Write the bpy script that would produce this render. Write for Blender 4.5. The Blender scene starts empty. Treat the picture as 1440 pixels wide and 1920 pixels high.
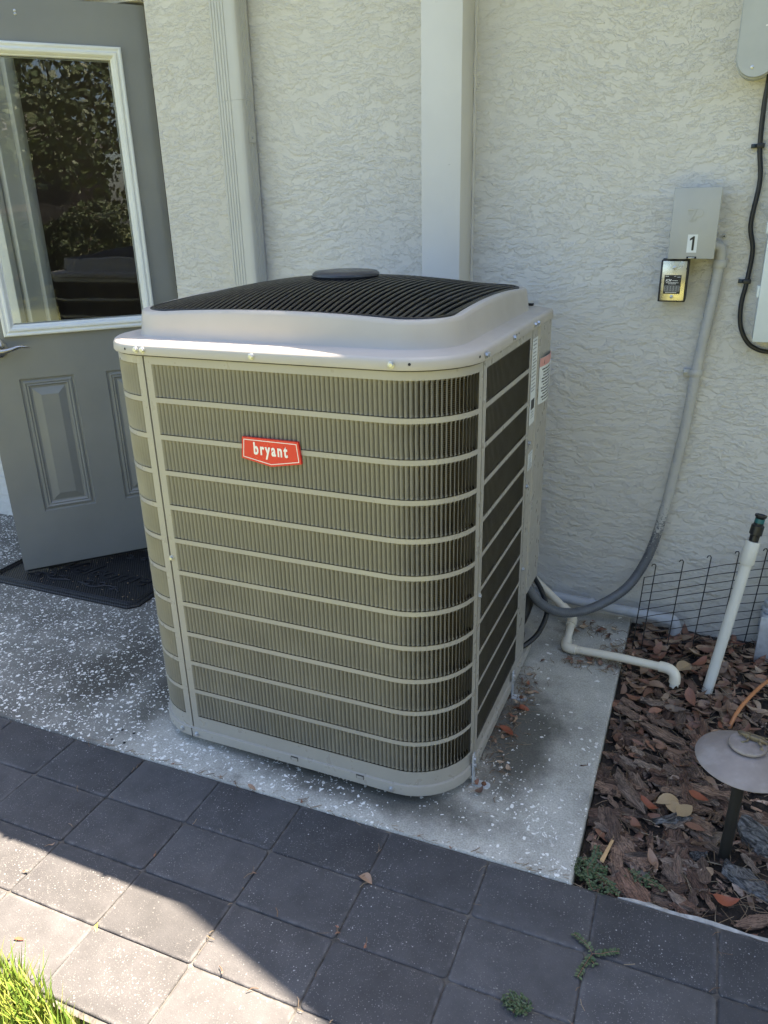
import bpy, bmesh, math, random
from mathutils import Vector, Matrix, noise as mnoise

# ------------------------------------------------------------------ camera, light, exposure
scene = bpy.context.scene
COL = scene.collection
R = math.radians

cam_d = bpy.data.cameras.new("camera")
cam = bpy.data.objects.new("camera", cam_d)
COL.objects.link(cam)
cam.location = (0.5275, -1.2437, 1.3168)
cam.rotation_euler = (R(68.319), R(1.2574), R(22.4127))
cam_d.sensor_fit = 'VERTICAL'
cam_d.sensor_height = 36.0
cam_d.lens = 26.98
cam_d.clip_start = 0.02
cam_d.clip_end = 400
scene.camera = cam

SUN_DX, SUN_DY = -0.20, -0.405           # horizontal travel of a sun ray per metre of fall
SUN_EL = math.atan2(1.0, math.hypot(SUN_DX, SUN_DY))
SUN_AZ = math.atan2(-SUN_DX, -SUN_DY)   # clockwise from +Y
world = bpy.data.worlds.new("World")
scene.world = world
world.use_nodes = True
wn = world.node_tree.nodes
wl = world.node_tree.links
sky = wn.new("ShaderNodeTexSky")
sky.sky_type = 'NISHITA'
sky.sun_disc = False
sky.sun_elevation = SUN_EL
sky.sun_rotation = SUN_AZ
sky.air_density = 1.0
sky.dust_density = 2.0
sky.ozone_density = 1.0
bg = wn["Background"]
bg.inputs["Strength"].default_value = 0.062
wl.new(sky.outputs["Color"], bg.inputs["Color"])

sun_d = bpy.data.lights.new("sun", 'SUN')
sun_d.energy = 4.5
sun_d.angle = R(0.55)
sun_d.color = (1.0, 0.855, 0.68)
sun = bpy.data.objects.new("sun", sun_d)
COL.objects.link(sun)
sun.location = (2, 4, 9)
sun.rotation_euler = Vector((SUN_DX, SUN_DY, -1.0)).to_track_quat('-Z', 'Y').to_euler()

scene.view_settings.view_transform = 'Standard'
scene.view_settings.look = 'None'
scene.view_settings.gamma = 1.0
scene.view_settings.use_curve_mapping = False
scene.view_settings.exposure = 3.05

random.seed(7)

# ------------------------------------------------------------------ node helpers
class NT:
    def __init__(s, name):
        s.m = bpy.data.materials.new(name)
        s.m.use_nodes = True
        s.t = s.m.node_tree
        s.n = s.t.nodes
        s.l = s.t.links
        s.p = s.n["Principled BSDF"]
        s.tc = s.n.new("ShaderNodeTexCoord")
    def link(s, a, b): s.l.new(a, b)
    def coords(s, scale=(1, 1, 1), rot=(0, 0, 0), src="Object", loc=(0, 0, 0)):
        mp = s.n.new("ShaderNodeMapping")
        mp.inputs["Scale"].default_value = scale
        mp.inputs["Rotation"].default_value = rot
        mp.inputs["Location"].default_value = loc
        s.link(s.tc.outputs[src], mp.inputs["Vector"])
        return mp.outputs[0]
    def noise(s, scale, detail=3, rough=0.55, vec=None, dist=0.0):
        n = s.n.new("ShaderNodeTexNoise")
        n.inputs["Scale"].default_value = scale
        n.inputs["Detail"].default_value = detail
        n.inputs["Roughness"].default_value = rough
        n.inputs["Distortion"].default_value = dist
        s.link(vec if vec is not None else s.tc.outputs["Object"], n.inputs["Vector"])
        return n.outputs[0]
    def vor(s, scale, vec=None, feature='F1', rand=1.0):
        n = s.n.new("ShaderNodeTexVoronoi")
        n.feature = feature
        n.inputs["Scale"].default_value = scale
        n.inputs["Randomness"].default_value = rand
        s.link(vec if vec is not None else s.tc.outputs["Object"], n.inputs["Vector"])
        return n
    def math(s, op, a, b=None, c=None, clamp=False):
        n = s.n.new("ShaderNodeMath")
        n.operation = op
        n.use_clamp = clamp
        for i, v in enumerate((a, b, c)):
            if v is None: continue
            if isinstance(v, (int, float)): n.inputs[i].default_value = v
            else: s.link(v, n.inputs[i])
        return n.outputs[0]
    def rng(s, v, a, b, c=0.0, d=1.0, smooth=True):
        n = s.n.new("ShaderNodeMapRange")
        n.interpolation_type = 'SMOOTHSTEP' if smooth else 'LINEAR'
        s.link(v, n.inputs[0])
        for i, x in enumerate((a, b, c, d)): n.inputs[i + 1].default_value = x
        return n.outputs[0]
    def ramp(s, v, stops, interp='LINEAR'):
        n = s.n.new("ShaderNodeValToRGB")
        n.color_ramp.interpolation = interp
        e = n.color_ramp.elements
        while len(e) < len(stops): e.new(0.5)
        for q, (pos, c) in zip(e, stops):
            q.position = pos
            q.color = (c[0], c[1], c[2], 1)
        s.link(v, n.inputs[0])
        return n.outputs[0]
    def mix(s, f, a, b, mode='MIX'):
        n = s.n.new("ShaderNodeMix")
        n.data_type = 'RGBA'
        n.blend_type = mode
        for sock, v in ((n.inputs[0], f), (n.inputs[6], a), (n.inputs[7], b)):
            if isinstance(v, (int, float)): sock.default_value = v
            elif isinstance(v, tuple): sock.default_value = (v[0], v[1], v[2], 1)
            else: s.link(v, sock)
        return n.outputs[2]
    def sep(s, src="Object"):
        n = s.n.new("ShaderNodeSeparateXYZ")
        s.link(s.tc.outputs[src], n.inputs[0])
        return n.outputs
    def bump(s, h, strength=0.5, dist=0.002, prev=None):
        n = s.n.new("ShaderNodeBump")
        n.inputs["Strength"].default_value = strength
        n.inputs["Distance"].default_value = dist
        s.link(h, n.inputs["Height"])
        if prev is not None: s.link(prev, n.inputs["Normal"])
        s.link(n.outputs[0], s.p.inputs["Normal"])
        return n.outputs[0]
    def base(s, c):
        if isinstance(c, tuple): s.p.inputs["Base Color"].default_value = (c[0], c[1], c[2], 1)
        else: s.link(c, s.p.inputs["Base Color"])
    def set(s, **k):
        for a, v in k.items():
            sock = s.p.inputs[a.replace("_", " ")]
            if isinstance(v, (int, float)): sock.default_value = v
            else: s.link(v, sock)

def plain(name, c, rough=0.5, metal=0.0, var=0.15, vscale=14, bscale=0, bstr=0.15, bdist=0.0006, spec=None, dirt=None):
    t = NT(name)
    n = t.noise(vscale, 4)
    lo = tuple(x * (1 - var) for x in c)
    hi = tuple(min(1, x * (1 + var)) for x in c)
    colr = t.ramp(n, [(0.3, lo), (0.7, hi)])
    if dirt:
        dn = t.noise(dirt[1], 5, 0.65)
        colr = t.mix(t.rng(dn, dirt[2], dirt[2] + 0.16, 0, dirt[3]), colr, dirt[0])
    t.base(colr)
    t.set(Metallic=metal)
    t.set(Roughness=t.rng(t.noise(vscale * 3, 3), 0.3, 0.7, max(0.03, rough - 0.06), min(1, rough + 0.06)))
    if spec is not None: t.set(Specular_IOR_Level=spec)
    if bscale: t.bump(t.noise(bscale, 3), bstr, bdist)
    return t.m

# ------------------------------------------------------------------ mesh helpers
class MB:
    def __init__(s):
        s.v = []
        s.f = []
    def add(s, vs, fs):
        o = len(s.v)
        s.v += [tuple(p) for p in vs]
        s.f += [tuple(i + o for i in f) for f in fs]
        return s
    def box(s, a, b, bev=0.0):
        x0, y0, z0 = a
        x1, y1, z1 = b
        if bev <= 0:
            vs = [(x0, y0, z0), (x1, y0, z0), (x1, y1, z0), (x0, y1, z0), (x0, y0, z1), (x1, y0, z1), (x1, y1, z1), (x0, y1, z1)]
            fs = [(0, 3, 2, 1), (4, 5, 6, 7), (0, 1, 5, 4), (1, 2, 6, 5), (2, 3, 7, 6), (3, 0, 4, 7)]
            return s.add(vs, fs)
        bm = bmesh.new()
        bmesh.ops.create_cube(bm, size=1.0)
        for v in bm.verts:
            v.co = Vector(((x0 + x1) / 2 + v.co.x * (x1 - x0), (y0 + y1) / 2 + v.co.y * (y1 - y0), (z0 + z1) / 2 + v.co.z * (z1 - z0)))
        bmesh.ops.bevel(bm, geom=list(bm.edges), offset=bev, segments=2, affect='EDGES', profile=0.5)
        bm.verts.index_update()
        s.add([v.co[:] for v in bm.verts], [tuple(v.index for v in f.verts) for f in bm.faces])
        bm.free()
        return s
    def tube(s, pts, r, n=8, cap=True, closed=False):
        pts = [Vector(p) for p in pts]
        rr = r if isinstance(r, (list, tuple)) else [r] * len(pts)
        m = len(pts)
        up = None
        o = len(s.v)
        for i, p in enumerate(pts):
            if closed: t = (pts[(i + 1) % m] - pts[i - 1])
            else: t = pts[min(i + 1, m - 1)] - pts[max(i - 1, 0)]
            if t.length < 1e-9: t = Vector((0, 0, 1))
            t.normalize()
            if up is None:
                a = Vector((0, 0, 1)) if abs(t.z) < 0.9 else Vector((1, 0, 0))
                up = (a - t * a.dot(t)).normalized()
            else:
                up = up - t * up.dot(t)
                if up.length < 1e-6: up = t.orthogonal()
                up.normalize()
            sd = t.cross(up)
            for k in range(n):
                a = 2 * math.pi * k / n
                s.v.append(tuple(p + (up * math.cos(a) + sd * math.sin(a)) * rr[i]))
        for i in range(m if closed else m - 1):
            j = (i + 1) % m
            for k in range(n):
                k2 = (k + 1) % n
                s.f.append((o + i * n + k, o + i * n + k2, o + j * n + k2, o + j * n + k))
        if cap and not closed:
            s.f.append(tuple(o + k for k in reversed(range(n))))
            s.f.append(tuple(o + (m - 1) * n + k for k in range(n)))
        return s
    def lathe(s, prof, c=(0, 0, 0), n=24, M=None):
        o = len(s.v)
        for (r, z) in prof:
            for k in range(n):
                a = 2 * math.pi * k / n
                p = Vector((r * math.cos(a), r * math.sin(a), z))
                if M is not None: p = M @ p
                s.v.append((p.x + c[0], p.y + c[1], p.z + c[2]))
        for i in range(len(prof) - 1):
            for k in range(n):
                k2 = (k + 1) % n
                s.f.append((o + i * n + k, o + i * n + k2, o + (i + 1) * n + k2, o + (i + 1) * n + k))
        s.f.append(tuple(o + k for k in reversed(range(n))))
        s.f.append(tuple(o + (len(prof) - 1) * n + k for k in range(n)))
        return s
    def prism(s, poly, place, d0, d1):
        """poly: list of 2D points (ccw seen from the outside); place(u, v, d) -> point."""
        n = len(poly)
        o = len(s.v)
        for d in (d0, d1):
            for (u, v) in poly: s.v.append(tuple(place(u, v, d)))
        s.f.append(tuple(o + n + i for i in range(n)))
        s.f.append(tuple(o + i for i in reversed(range(n))))
        for i in range(n):
            j = (i + 1) % n
            s.f.append((o + i, o + j, o + n + j, o + n + i))
        return s
    def grid(s, P, flip=False):
        """P[i][j] grid of points."""
        o = len(s.v)
        m = len(P[0])
        for row in P: s.v += [tuple(p) for p in row]
        for i in range(len(P) - 1):
            for j in range(m - 1):
                q = (o + i * m + j, o + i * m + j + 1, o + (i + 1) * m + j + 1, o + (i + 1) * m + j)
                s.f.append(tuple(reversed(q)) if flip else q)
        return s
    def loops(s, Ls, cap0=False, cap1=False):
        o = len(s.v)
        n = len(Ls[0])
        for L in Ls: s.v += [tuple(p) for p in L]
        for i in range(len(Ls) - 1):
            for k in range(n):
                k2 = (k + 1) % n
                s.f.append((o + i * n + k, o + i * n + k2, o + (i + 1) * n + k2, o + (i + 1) * n + k))
        if cap0: s.f.append(tuple(o + k for k in reversed(range(n))))
        if cap1: s.f.append(tuple(o + (len(Ls) - 1) * n + k for k in range(n)))
        return s
    def mesh(s, name, m, smooth=True, ang=38):
        me = bpy.data.meshes.new(name)
        me.from_pydata(s.v, [], s.f)
        me.update()
        if m is not None: me.materials.append(m)
        if smooth:
            me.shade_smooth()
            me.set_sharp_from_angle(angle=R(ang))
        return me
    def build(s, name, m, parent=None, loc=(0, 0, 0), rot=(0, 0, 0), smooth=True, ang=38, kind=None):
        return link(name, s.mesh(name, m, smooth, ang), parent, loc, rot, kind)

def link(name, me, parent=None, loc=(0, 0, 0), rot=(0, 0, 0), kind=None):
    o = bpy.data.objects.new(name, me)
    COL.objects.link(o)
    o.location = loc
    o.rotation_euler = rot
    if parent is not None: o.parent = parent
    if kind: o["kind"] = kind
    return o

def tag(o, label, cat, group=None, kind=None):
    o["label"] = label
    o["category"] = cat
    if group: o["group"] = group
    if kind: o["kind"] = kind
    return o

def thing(name, label, cat, loc=(0, 0, 0), rot=(0, 0, 0), group=None):
    o = bpy.data.objects.new(name, None)
    COL.objects.link(o)
    o.location = loc
    o.rotation_euler = rot
    o.empty_display_size = 0.05
    return tag(o, label, cat, group)

def struct(name, mb, m, **k):
    return mb.build(name, m, kind="structure", **k)

def spline(pts, n=8):
    """Catmull-Rom through pts."""
    P = [Vector(p) for p in pts]
    P = [P[0] * 2 - P[1]] + P + [P[-1] * 2 - P[-2]]
    out = []
    for i in range(1, len(P) - 2):
        for k in range(n):
            t = k / n
            a, b, c, d = P[i - 1], P[i], P[i + 1], P[i + 2]
            out.append(0.5 * ((2 * b) + (c - a) * t + (2 * a - 5 * b + 4 * c - d) * t * t + (3 * b - a - 3 * c + d) * t ** 3))
    out.append(P[-2].copy())
    return out

def resample(pts, step):
    out = [pts[0].copy()]
    acc = 0.0
    for a, b in zip(pts, pts[1:]):
        L = (b - a).length
        while acc + L >= step:
            t = (step - acc) / L
            a = a.lerp(b, t)
            out.append(a.copy())
            L = (b - a).length
            acc = 0.0
        acc += L
    return out

def text_mesh(body, size, sx=1.0, ext=0.0005, offset=0.0, shear=0.0, space=1.0):
    cu = bpy.data.curves.new("lettering", 'FONT')
    cu.body = body
    cu.size = size
    cu.extrude = ext
    cu.offset = offset
    cu.shear = shear
    cu.space_character = space
    cu.resolution_u = 3
    cu.align_x = 'CENTER'
    ob = bpy.data.objects.new("lettering", cu)
    COL.objects.link(ob)
    dg = bpy.context.evaluated_depsgraph_get()
    me = bpy.data.meshes.new_from_object(ob.evaluated_get(dg))
    bpy.data.objects.remove(ob)
    for v in me.vertices: v.co.x *= sx
    return me

def lettering(name, body, size, m, parent, M, **k):
    me = text_mesh(body, size, **k)
    me.transform(M)
    me.materials.clear()
    me.materials.append(m)
    return link(name, me, parent)

# ------------------------------------------------------------------ materials
def mat_stucco():
    t = NT("painted_stucco")
    wv = t.coords((1, 1, 1))
    def vmadd(v, f, sc):
        mp = t.n.new("ShaderNodeVectorMath"); mp.operation = 'MULTIPLY_ADD'
        cc = t.n.new("ShaderNodeCombineXYZ")
        t.link(t.math('SUBTRACT', f[0], 0.5), cc.inputs[0]); t.link(t.math('SUBTRACT', f[1], 0.5), cc.inputs[2])
        t.link(cc.outputs[0], mp.inputs[0]); mp.inputs[1].default_value = sc; t.link(v, mp.inputs[2])
        return mp.outputs[0]
    # slow bending of the trowel direction, then ragged small-scale wander
    v1 = vmadd(wv, (t.noise(2.2, 2, 0.5, wv), t.noise(1.8, 2, 0.5, t.coords((1, 1, 1), loc=(4, 2, 7)))), (0.14, 0, 0.20))
    st = t.n.new("ShaderNodeMapping"); st.inputs["Scale"].default_value = (0.48, 1, 1.15)
    t.link(v1, st.inputs[0])
    v2 = vmadd(st.outputs[0], (t.noise(70, 3, 0.6, wv), t.noise(64, 3, 0.6, t.coords((1, 1, 1), loc=(9, 1, 3)))), (0.018, 0, 0.022))
    n1 = t.noise(34, 5, 0.60, v2, 0.1)
    n2 = t.noise(54, 4, 0.58, v2, 0.1)
    # lapped skins of plaster: each rises on one ragged edge and feathers out on the other
    def lap(n, c, w):
        return t.rng(n, c, c + w)
    h = t.math('ADD', lap(n1, 0.460, 0.060), t.math('MULTIPLY', lap(n1, 0.560, 0.060), 0.8))
    h = t.math('ADD', h, t.math('MULTIPLY', lap(n2, 0.525, 0.07), 0.5))
    h = t.math('ADD', h, t.math('MULTIPLY', n1, 1.1))
    area = t.rng(t.noise(2.6, 3, 0.5, wv), 0.32, 0.6, 0.55, 1.0)
    h3 = t.math('MULTIPLY', h, area)
    fine = t.math('MULTIPLY', t.noise(420, 2), 0.08)
    ht = t.math('ADD', h3, fine)
    t.bump(ht, 0.60, 0.0042)
    vn = t.noise(1.3, 4)
    c = t.ramp(vn, [(0.3, (0.595, 0.572, 0.518)), (0.72, (0.65, 0.627, 0.572))])
    spots = t.rng(t.noise(60, 4, 0.7), 0.66, 0.74, 0, 0.35)
    c = t.mix(spots, c, (0.52, 0.51, 0.47))
    t.base(c)
    t.set(Roughness=0.72)
    return t.m

def mat_trim():
    t = NT("satin_trim_paint")
    n = t.noise(6, 4)
    c = t.ramp(n, [(0.3, (0.575, 0.558, 0.515)), (0.7, (0.61, 0.593, 0.55))])
    c = t.mix(t.rng(t.noise(45, 5, 0.7), 0.68, 0.75, 0, 0.5), c, (0.25, 0.24, 0.22))
    t.base(c)
    t.set(Roughness=0.5)
    t.bump(t.math('ADD', t.noise(140, 3), t.math('MULTIPLY', t.noise(9, 2), 2.0)), 0.25, 0.0008)
    return t.m

def mat_pad():
    t = NT("shell_concrete")
    x, y, z = t.sep()
    warp = t.noise(40, 3)
    vm = t.n.new("ShaderNodeVectorMath"); vm.operation = 'MULTIPLY_ADD'
    cc = t.n.new("ShaderNodeCombineXYZ")
    t.link(t.math('SUBTRACT', warp, 0.5), cc.inputs[0]); t.link(t.math('SUBTRACT', t.noise(43, 3), 0.5), cc.inputs[1])
    t.link(cc.outputs[0], vm.inputs[0]); vm.inputs[1].default_value = (0.030, 0.030, 0.030)
    t.link(t.tc.outputs["Object"], vm.inputs[2])
    left = t.rng(t.math('ADD', x, t.math('MULTIPLY', t.math('SUBTRACT', t.noise(5, 3), 0.5), 0.5)), -0.98, -0.62, 1.0, 0.0)
    front = t.rng(y, 0.62, 0.15)
    patch = t.rng(t.noise(4.0, 3), 0.38, 0.60)
    dens = t.math('ADD', t.math('MULTIPLY', left, 0.95), t.math('MULTIPLY', t.math('MULTIPLY', front, patch), 0.75), clamp=True)
    dens = t.math('ADD', dens, 0.10, clamp=True)
    def layer(scale, rmin, rmax, mult):
        v = t.vor(scale, vm.outputs[0])
        sp = t.n.new("ShaderNodeSeparateColor")
        t.link(v.outputs["Color"], sp.inputs[0])
        keep = t.math('LESS_THAN', sp.outputs[0], t.math('MULTIPLY', dens, mult))
        rad = t.rng(sp.outputs[1], 0, 1, rmin, rmax, smooth=False)
        ins = t.math('SUBTRACT', rad, v.outputs["Distance"])
        return t.math('MULTIPLY', keep, t.rng(ins, 0.0, 0.06)), sp.outputs[2]
    s1, c1 = layer(80, 0.10, 0.42, 0.80)
    s2, c2 = layer(150, 0.12, 0.40, 0.70)
    s3, c3 = layer(46, 0.05, 0.33, 0.34)
    sp = t.math('MAXIMUM', t.math('MAXIMUM', s1, s2), s3)
    # matrix: pale worn cement, darker weathered film on the walk at the left, blotches
    cl = t.noise(7, 5, 0.62)
    pale = t.ramp(cl, [(0.25, (0.29, 0.274, 0.235)), (0.5, (0.42, 0.40, 0.345)), (0.75, (0.52, 0.495, 0.43))])
    darkc = t.ramp(t.noise(4.5, 4, 0.6), [(0.3, (0.095, 0.089, 0.077)), (0.52, (0.165, 0.157, 0.137)), (0.72, (0.31, 0.295, 0.255))])
    m = t.mix(left, pale, darkc)
    mil = t.rng(t.noise(5.5, 6, 0.68), 0.56, 0.72, 0, 0.55)
    rag = t.math('MULTIPLY', t.math('SUBTRACT', t.noise(11, 5, 0.65), 0.5), 0.34)
    def blob(cx, cy, rx, ry):
        q = t.math('ADD', t.math('POWER', t.math('DIVIDE', t.math('SUBTRACT', x, cx), rx), 2.0), t.math('POWER', t.math('DIVIDE', t.math('SUBTRACT', y, cy), ry), 2.0))
        return t.rng(t.math('ADD', t.math('SQRT', q), t.math('MULTIPLY', rag, 3.0)), 1.15, 0.35, 0.0, 1.0)
    algae = t.math('MAXIMUM', t.math('MAXIMUM', blob(0.20, 0.42, 0.13, 0.30), blob(-0.12, 0.10, 0.42, 0.075)), t.math('MAXIMUM', blob(-0.80, 0.34, 0.10, 0.30), blob(-1.05, 0.30, 0.16, 0.24)))
    mil = t.math('MAXIMUM', mil, t.math('MULTIPLY', algae, 0.86))
    m = t.mix(mil, m, (0.060, 0.056, 0.044))
    grit = t.rng(t.noise(260, 2), 0.3, 0.7, 0.82, 1.16)
    gc = t.n.new("ShaderNodeCombineColor")
    for i in range(3): t.link(grit, gc.inputs[i])
    m = t.mix(1.0, m, gc.outputs[0], 'MULTIPLY')
    sh = t.ramp(c1, [(0.0, (0.74, 0.72, 0.66)), (0.6, (0.84, 0.82, 0.77)), (1.0, (0.55, 0.52, 0.46))])
    t.base(t.mix(sp, m, sh))
    t.set(Roughness=t.rng(sp, 0, 1, 0.85, 0.5))
    h = t.math('ADD', t.math('MULTIPLY', sp, 0.5), t.math('MULTIPLY', t.noise(180, 4), 0.9))
    t.bump(h, 0.5, 0.0016)
    return t.m

def mat_paver():
    t = NT("charcoal_paver")
    oi = t.n.new("ShaderNodeObjectInfo")
    off = t.n.new("ShaderNodeVectorMath"); off.operation = 'MULTIPLY_ADD'
    cb = t.n.new("ShaderNodeCombineXYZ")
    for i in range(3): t.link(oi.outputs["Random"], cb.inputs[i])
    t.link(cb.outputs[0], off.inputs[0]); off.inputs[1].default_value = (17, 31, 5)
    t.link(t.tc.outputs["Object"], off.inputs[2])
    vec = off.outputs[0]
    n = t.noise(16, 5, 0.6, vec)
    c = t.ramp(n, [(0.3, (0.047, 0.0458, 0.0475)), (0.7, (0.072, 0.0698, 0.072))])
    br = t.rng(oi.outputs["Random"], 0, 1, 0.78, 1.22, smooth=False)
    bc = t.n.new("ShaderNodeCombineColor")
    for i in range(3): t.link(br, bc.inputs[i])
    c = t.mix(1.0, c, bc.outputs[0], 'MULTIPLY')
    def specks(scale, thr, r0, r1):
        v = t.vor(scale, vec)
        sp = t.n.new("ShaderNodeSeparateColor"); t.link(v.outputs["Color"], sp.inputs[0])
        keep = t.math('LESS_THAN', sp.outputs[0], thr)
        rad = t.rng(sp.outputs[1], 0, 1, r0, r1, smooth=False)
        return t.math('MULTIPLY', keep, t.rng(t.math('SUBTRACT', rad, v.outputs["Distance"]), 0, 0.12)), sp.outputs[2]
    s1, q1 = specks(200, 0.24, 0.08, 0.40)
    s2, q2 = specks(380, 0.50, 0.12, 0.44)
    pv = t.rng(t.noise(7, 3, 0.5, vec), 0.35, 0.68, 0.25, 1.0)
    s = t.math('MULTIPLY', t.math('MAXIMUM', s1, t.math('MULTIPLY', s2, 0.6)), pv)
    spc = t.ramp(q1, [(0, (0.20, 0.19, 0.175)), (0.7, (0.34, 0.325, 0.30)), (1, (0.60, 0.59, 0.57))])
    c = t.mix(t.math('MULTIPLY', s, 0.68), c, spc)
    # chalky worn arrises
    sx = t.sep()
    ex = t.math('ABSOLUTE', sx[0]); ey = t.math('ABSOLUTE', sx[1])
    edge = t.math('MAXIMUM', t.rng(ex, 0.103, 0.1125), t.rng(ey, 0.062, 0.072))
    ew = t.math('MULTIPLY', edge, t.rng(t.noise(28, 4, 0.6, vec), 0.42, 0.66, 0, 0.40))
    c = t.mix(ew, c, (0.17, 0.165, 0.165))
    t.base(c)
    t.set(Roughness=0.88)
    h = t.math('ADD', t.math('MULTIPLY', t.noise(330, 3, 0.6, vec), 1.0), t.math('MULTIPLY', t.noise(22, 3, 0.5, vec), 1.5))
    t.bump(h, 0.75, 0.0016)
    return t.m

def mat_varied(name, stops, rough=0.7, streak=None, bump=0.4, bdist=0.001, streakcol=0.6):
    """Colour by object and by loose piece, with grain along local X."""
    t = NT(name)
    oi = t.n.new("ShaderNodeObjectInfo")
    ge = t.n.new("ShaderNodeNewGeometry")
    f = t.math('FRACT', t.math('ADD', oi.outputs["Random"], t.math('MULTIPLY', ge.outputs["Random Per Island"], 3.0)))
    c = t.ramp(f, stops, 'LINEAR')
    vec = t.coords(streak if streak else (1, 1, 1))
    n = t.noise(1.0 if streak else 60, 4, 0.6, vec, 0.4)
    g = t.rng(n, 0.3, 0.7, 1 - streakcol, 1 + streakcol * 0.8)
    gc = t.n.new("ShaderNodeCombineColor")
    for i in range(3): t.link(g, gc.inputs[i])
    c = t.mix(1.0, c, gc.outputs[0], 'MULTIPLY')
    t.base(c)
    t.set(Roughness=rough)
    t.bump(n, bump, bdist)
    return t.m

def mat_glass():
    t = NT("clear_glass")
    t.n.remove(t.p)
    out = t.n["Material Output"]
    tr = t.n.new("ShaderNodeBsdfTransparent"); tr.inputs[0].default_value = (0.93, 0.95, 0.94, 1)
    gl = t.n.new("ShaderNodeBsdfGlossy"); gl.inputs["Roughness"].default_value = 0.008
    fr = t.n.new("ShaderNodeFresnel"); fr.inputs[0].default_value = 1.52
    bp = t.n.new("ShaderNodeBump"); bp.inputs["Strength"].default_value = 0.05; bp.inputs["Distance"].default_value = 0.01
    t.link(t.noise(7, 2, 0.4, t.coords((1, 1, 0.8))), bp.inputs["Height"])
    t.link(bp.outputs[0], gl.inputs["Normal"])
    mx = t.n.new("ShaderNodeMixShader")
    t.link(t.math('MULTIPLY', fr.outputs[0], 1.15, clamp=True), mx.inputs[0])
    t.link(tr.outputs[0], mx.inputs[1]); t.link(gl.outputs[0], mx.inputs[2])
    df = t.n.new("ShaderNodeBsdfDiffuse"); df.inputs[0].default_value = (0.55, 0.55, 0.52, 1)
    m2 = t.n.new("ShaderNodeMixShader")
    sm_ = t.rng(t.noise(1.0, 5, 0.7, t.coords((5, 5, 38), rot=(0.0, 0.25, 0))), 0.56, 0.78, 0.004, 0.05)
    dt_ = t.rng(t.noise(190, 2, 0.6), 0.66, 0.74, 0.0, 0.07)
    t.link(t.math('ADD', sm_, dt_), m2.inputs[0])
    t.link(mx.outputs[0], m2.inputs[1]); t.link(df.outputs[0], m2.inputs[2])
    t.link(m2.outputs[0], out.inputs[0])
    return t.m

def mat_acpaint():
    t = NT("taupe_baked_enamel")
    n = t.noise(3.5, 4)
    c = t.ramp(n, [(0.3, (0.335, 0.312, 0.268)), (0.7, (0.37, 0.346, 0.298))])
    d = t.rng(t.noise(9, 6, 0.7), 0.62, 0.78, 0, 0.35)
    c = t.mix(d, c, (0.20, 0.185, 0.145))
    t.base(c)
    t.set(Roughness=t.rng(t.noise(30, 3), 0.3, 0.7, 0.26, 0.40))
    t.bump(t.noise(500, 2), 0.06, 0.0004)
    return t.m

def mat_coil():
    t = NT("dusty_coil_fins")
    x, y, z = t.sep()
    w = t.math('SINE', t.math('MULTIPLY', z, 2 * math.pi / 0.0042))
    f = t.rng(w, -0.6, 0.8)
    n = t.noise(18, 5, 0.65)
    hi = t.ramp(n, [(0.3, (0.13, 0.10, 0.055)), (0.7, (0.26, 0.21, 0.125))])
    t.base(t.mix(f, (0.022, 0.018, 0.012), hi))
    t.set(Roughness=0.6)
    t.bump(f, 0.5, 0.001)
    return t.m

def mat_conduit():
    t = NT("grey_flexible_conduit")
    x, y, z = t.sep()
    n = t.noise(170, 4, 0.7)
    paint = t.ramp(t.noise(8, 3), [(0.3, (0.40, 0.39, 0.36)), (0.7, (0.46, 0.45, 0.415))])
    bare = t.ramp(t.noise(30, 3), [(0.3, (0.085, 0.092, 0.10)), (0.7, (0.125, 0.132, 0.145))])
    k = t.math('ADD', t.rng(z, -0.66, -0.26, -0.18, 0.5, smooth=False), n)
    f = t.rng(k, 0.50, 0.56)
    t.base(t.mix(f, bare, paint))
    t.set(Roughness=t.rng(f, 0, 1, 0.38, 0.6))
    t.bump(t.math('ADD', f, n), 0.3, 0.0005)
    return t.m

M = {}
M["stucco"] = mat_stucco()
M["trim"] = mat_trim()
M["pad"] = mat_pad()
M["paver"] = mat_paver()
M["sand"] = plain("joint_sand", (0.085, 0.078, 0.07), 0.95, var=0.6, vscale=60, bscale=300, bstr=0.6, bdist=0.002)
M["lawn"] = plain("lawn_turf", (0.125, 0.135, 0.045), 0.9, var=0.45, vscale=3, bscale=60, bstr=0.8, bdist=0.02)
M["ac"] = mat_acpaint()
M["acblade"] = plain("taupe_louver_enamel", (0.235, 0.219, 0.176), 0.42, var=0.12, vscale=9, dirt=((0.19, 0.17, 0.11), 6, 0.58, 0.5))
M["lid"] = plain("pinkish_grey_lid_plastic", (0.41, 0.378, 0.338), 0.42, var=0.05, vscale=5, bscale=600, bstr=0.05, bdist=0.0003, dirt=((0.32, 0.30, 0.28), 14, 0.66, 0.35))
M["coil"] = mat_coil()
M["black"] = plain("black_coated_wire", (0.005, 0.0053, 0.0062), 0.45, var=0.2, vscale=20)
M["hub"] = plain("dark_grey_hub_plastic", (0.035, 0.037, 0.045), 0.36, var=0.1, vscale=20, dirt=((0.085, 0.082, 0.08), 20, 0.58, 0.4))
M["dark"] = plain("dark_cabinet_inside", (0.008, 0.008, 0.008), 0.8, var=0.2)
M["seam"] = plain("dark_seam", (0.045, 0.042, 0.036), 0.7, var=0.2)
M["zinc"] = plain("zinc_steel", (0.52, 0.53, 0.55), 0.33, 0.9, var=0.2, vscale=60)
M["galv"] = plain("galvanized_steel", (0.56, 0.59, 0.63), 0.5, 0.5, var=0.18, vscale=40, dirt=((0.33, 0.33, 0.34), 30, 0.6, 0.5))
M["rust"] = plain("rusty_steel", (0.13, 0.055, 0.028), 0.8, 0.1, var=0.4, vscale=120)
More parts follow.
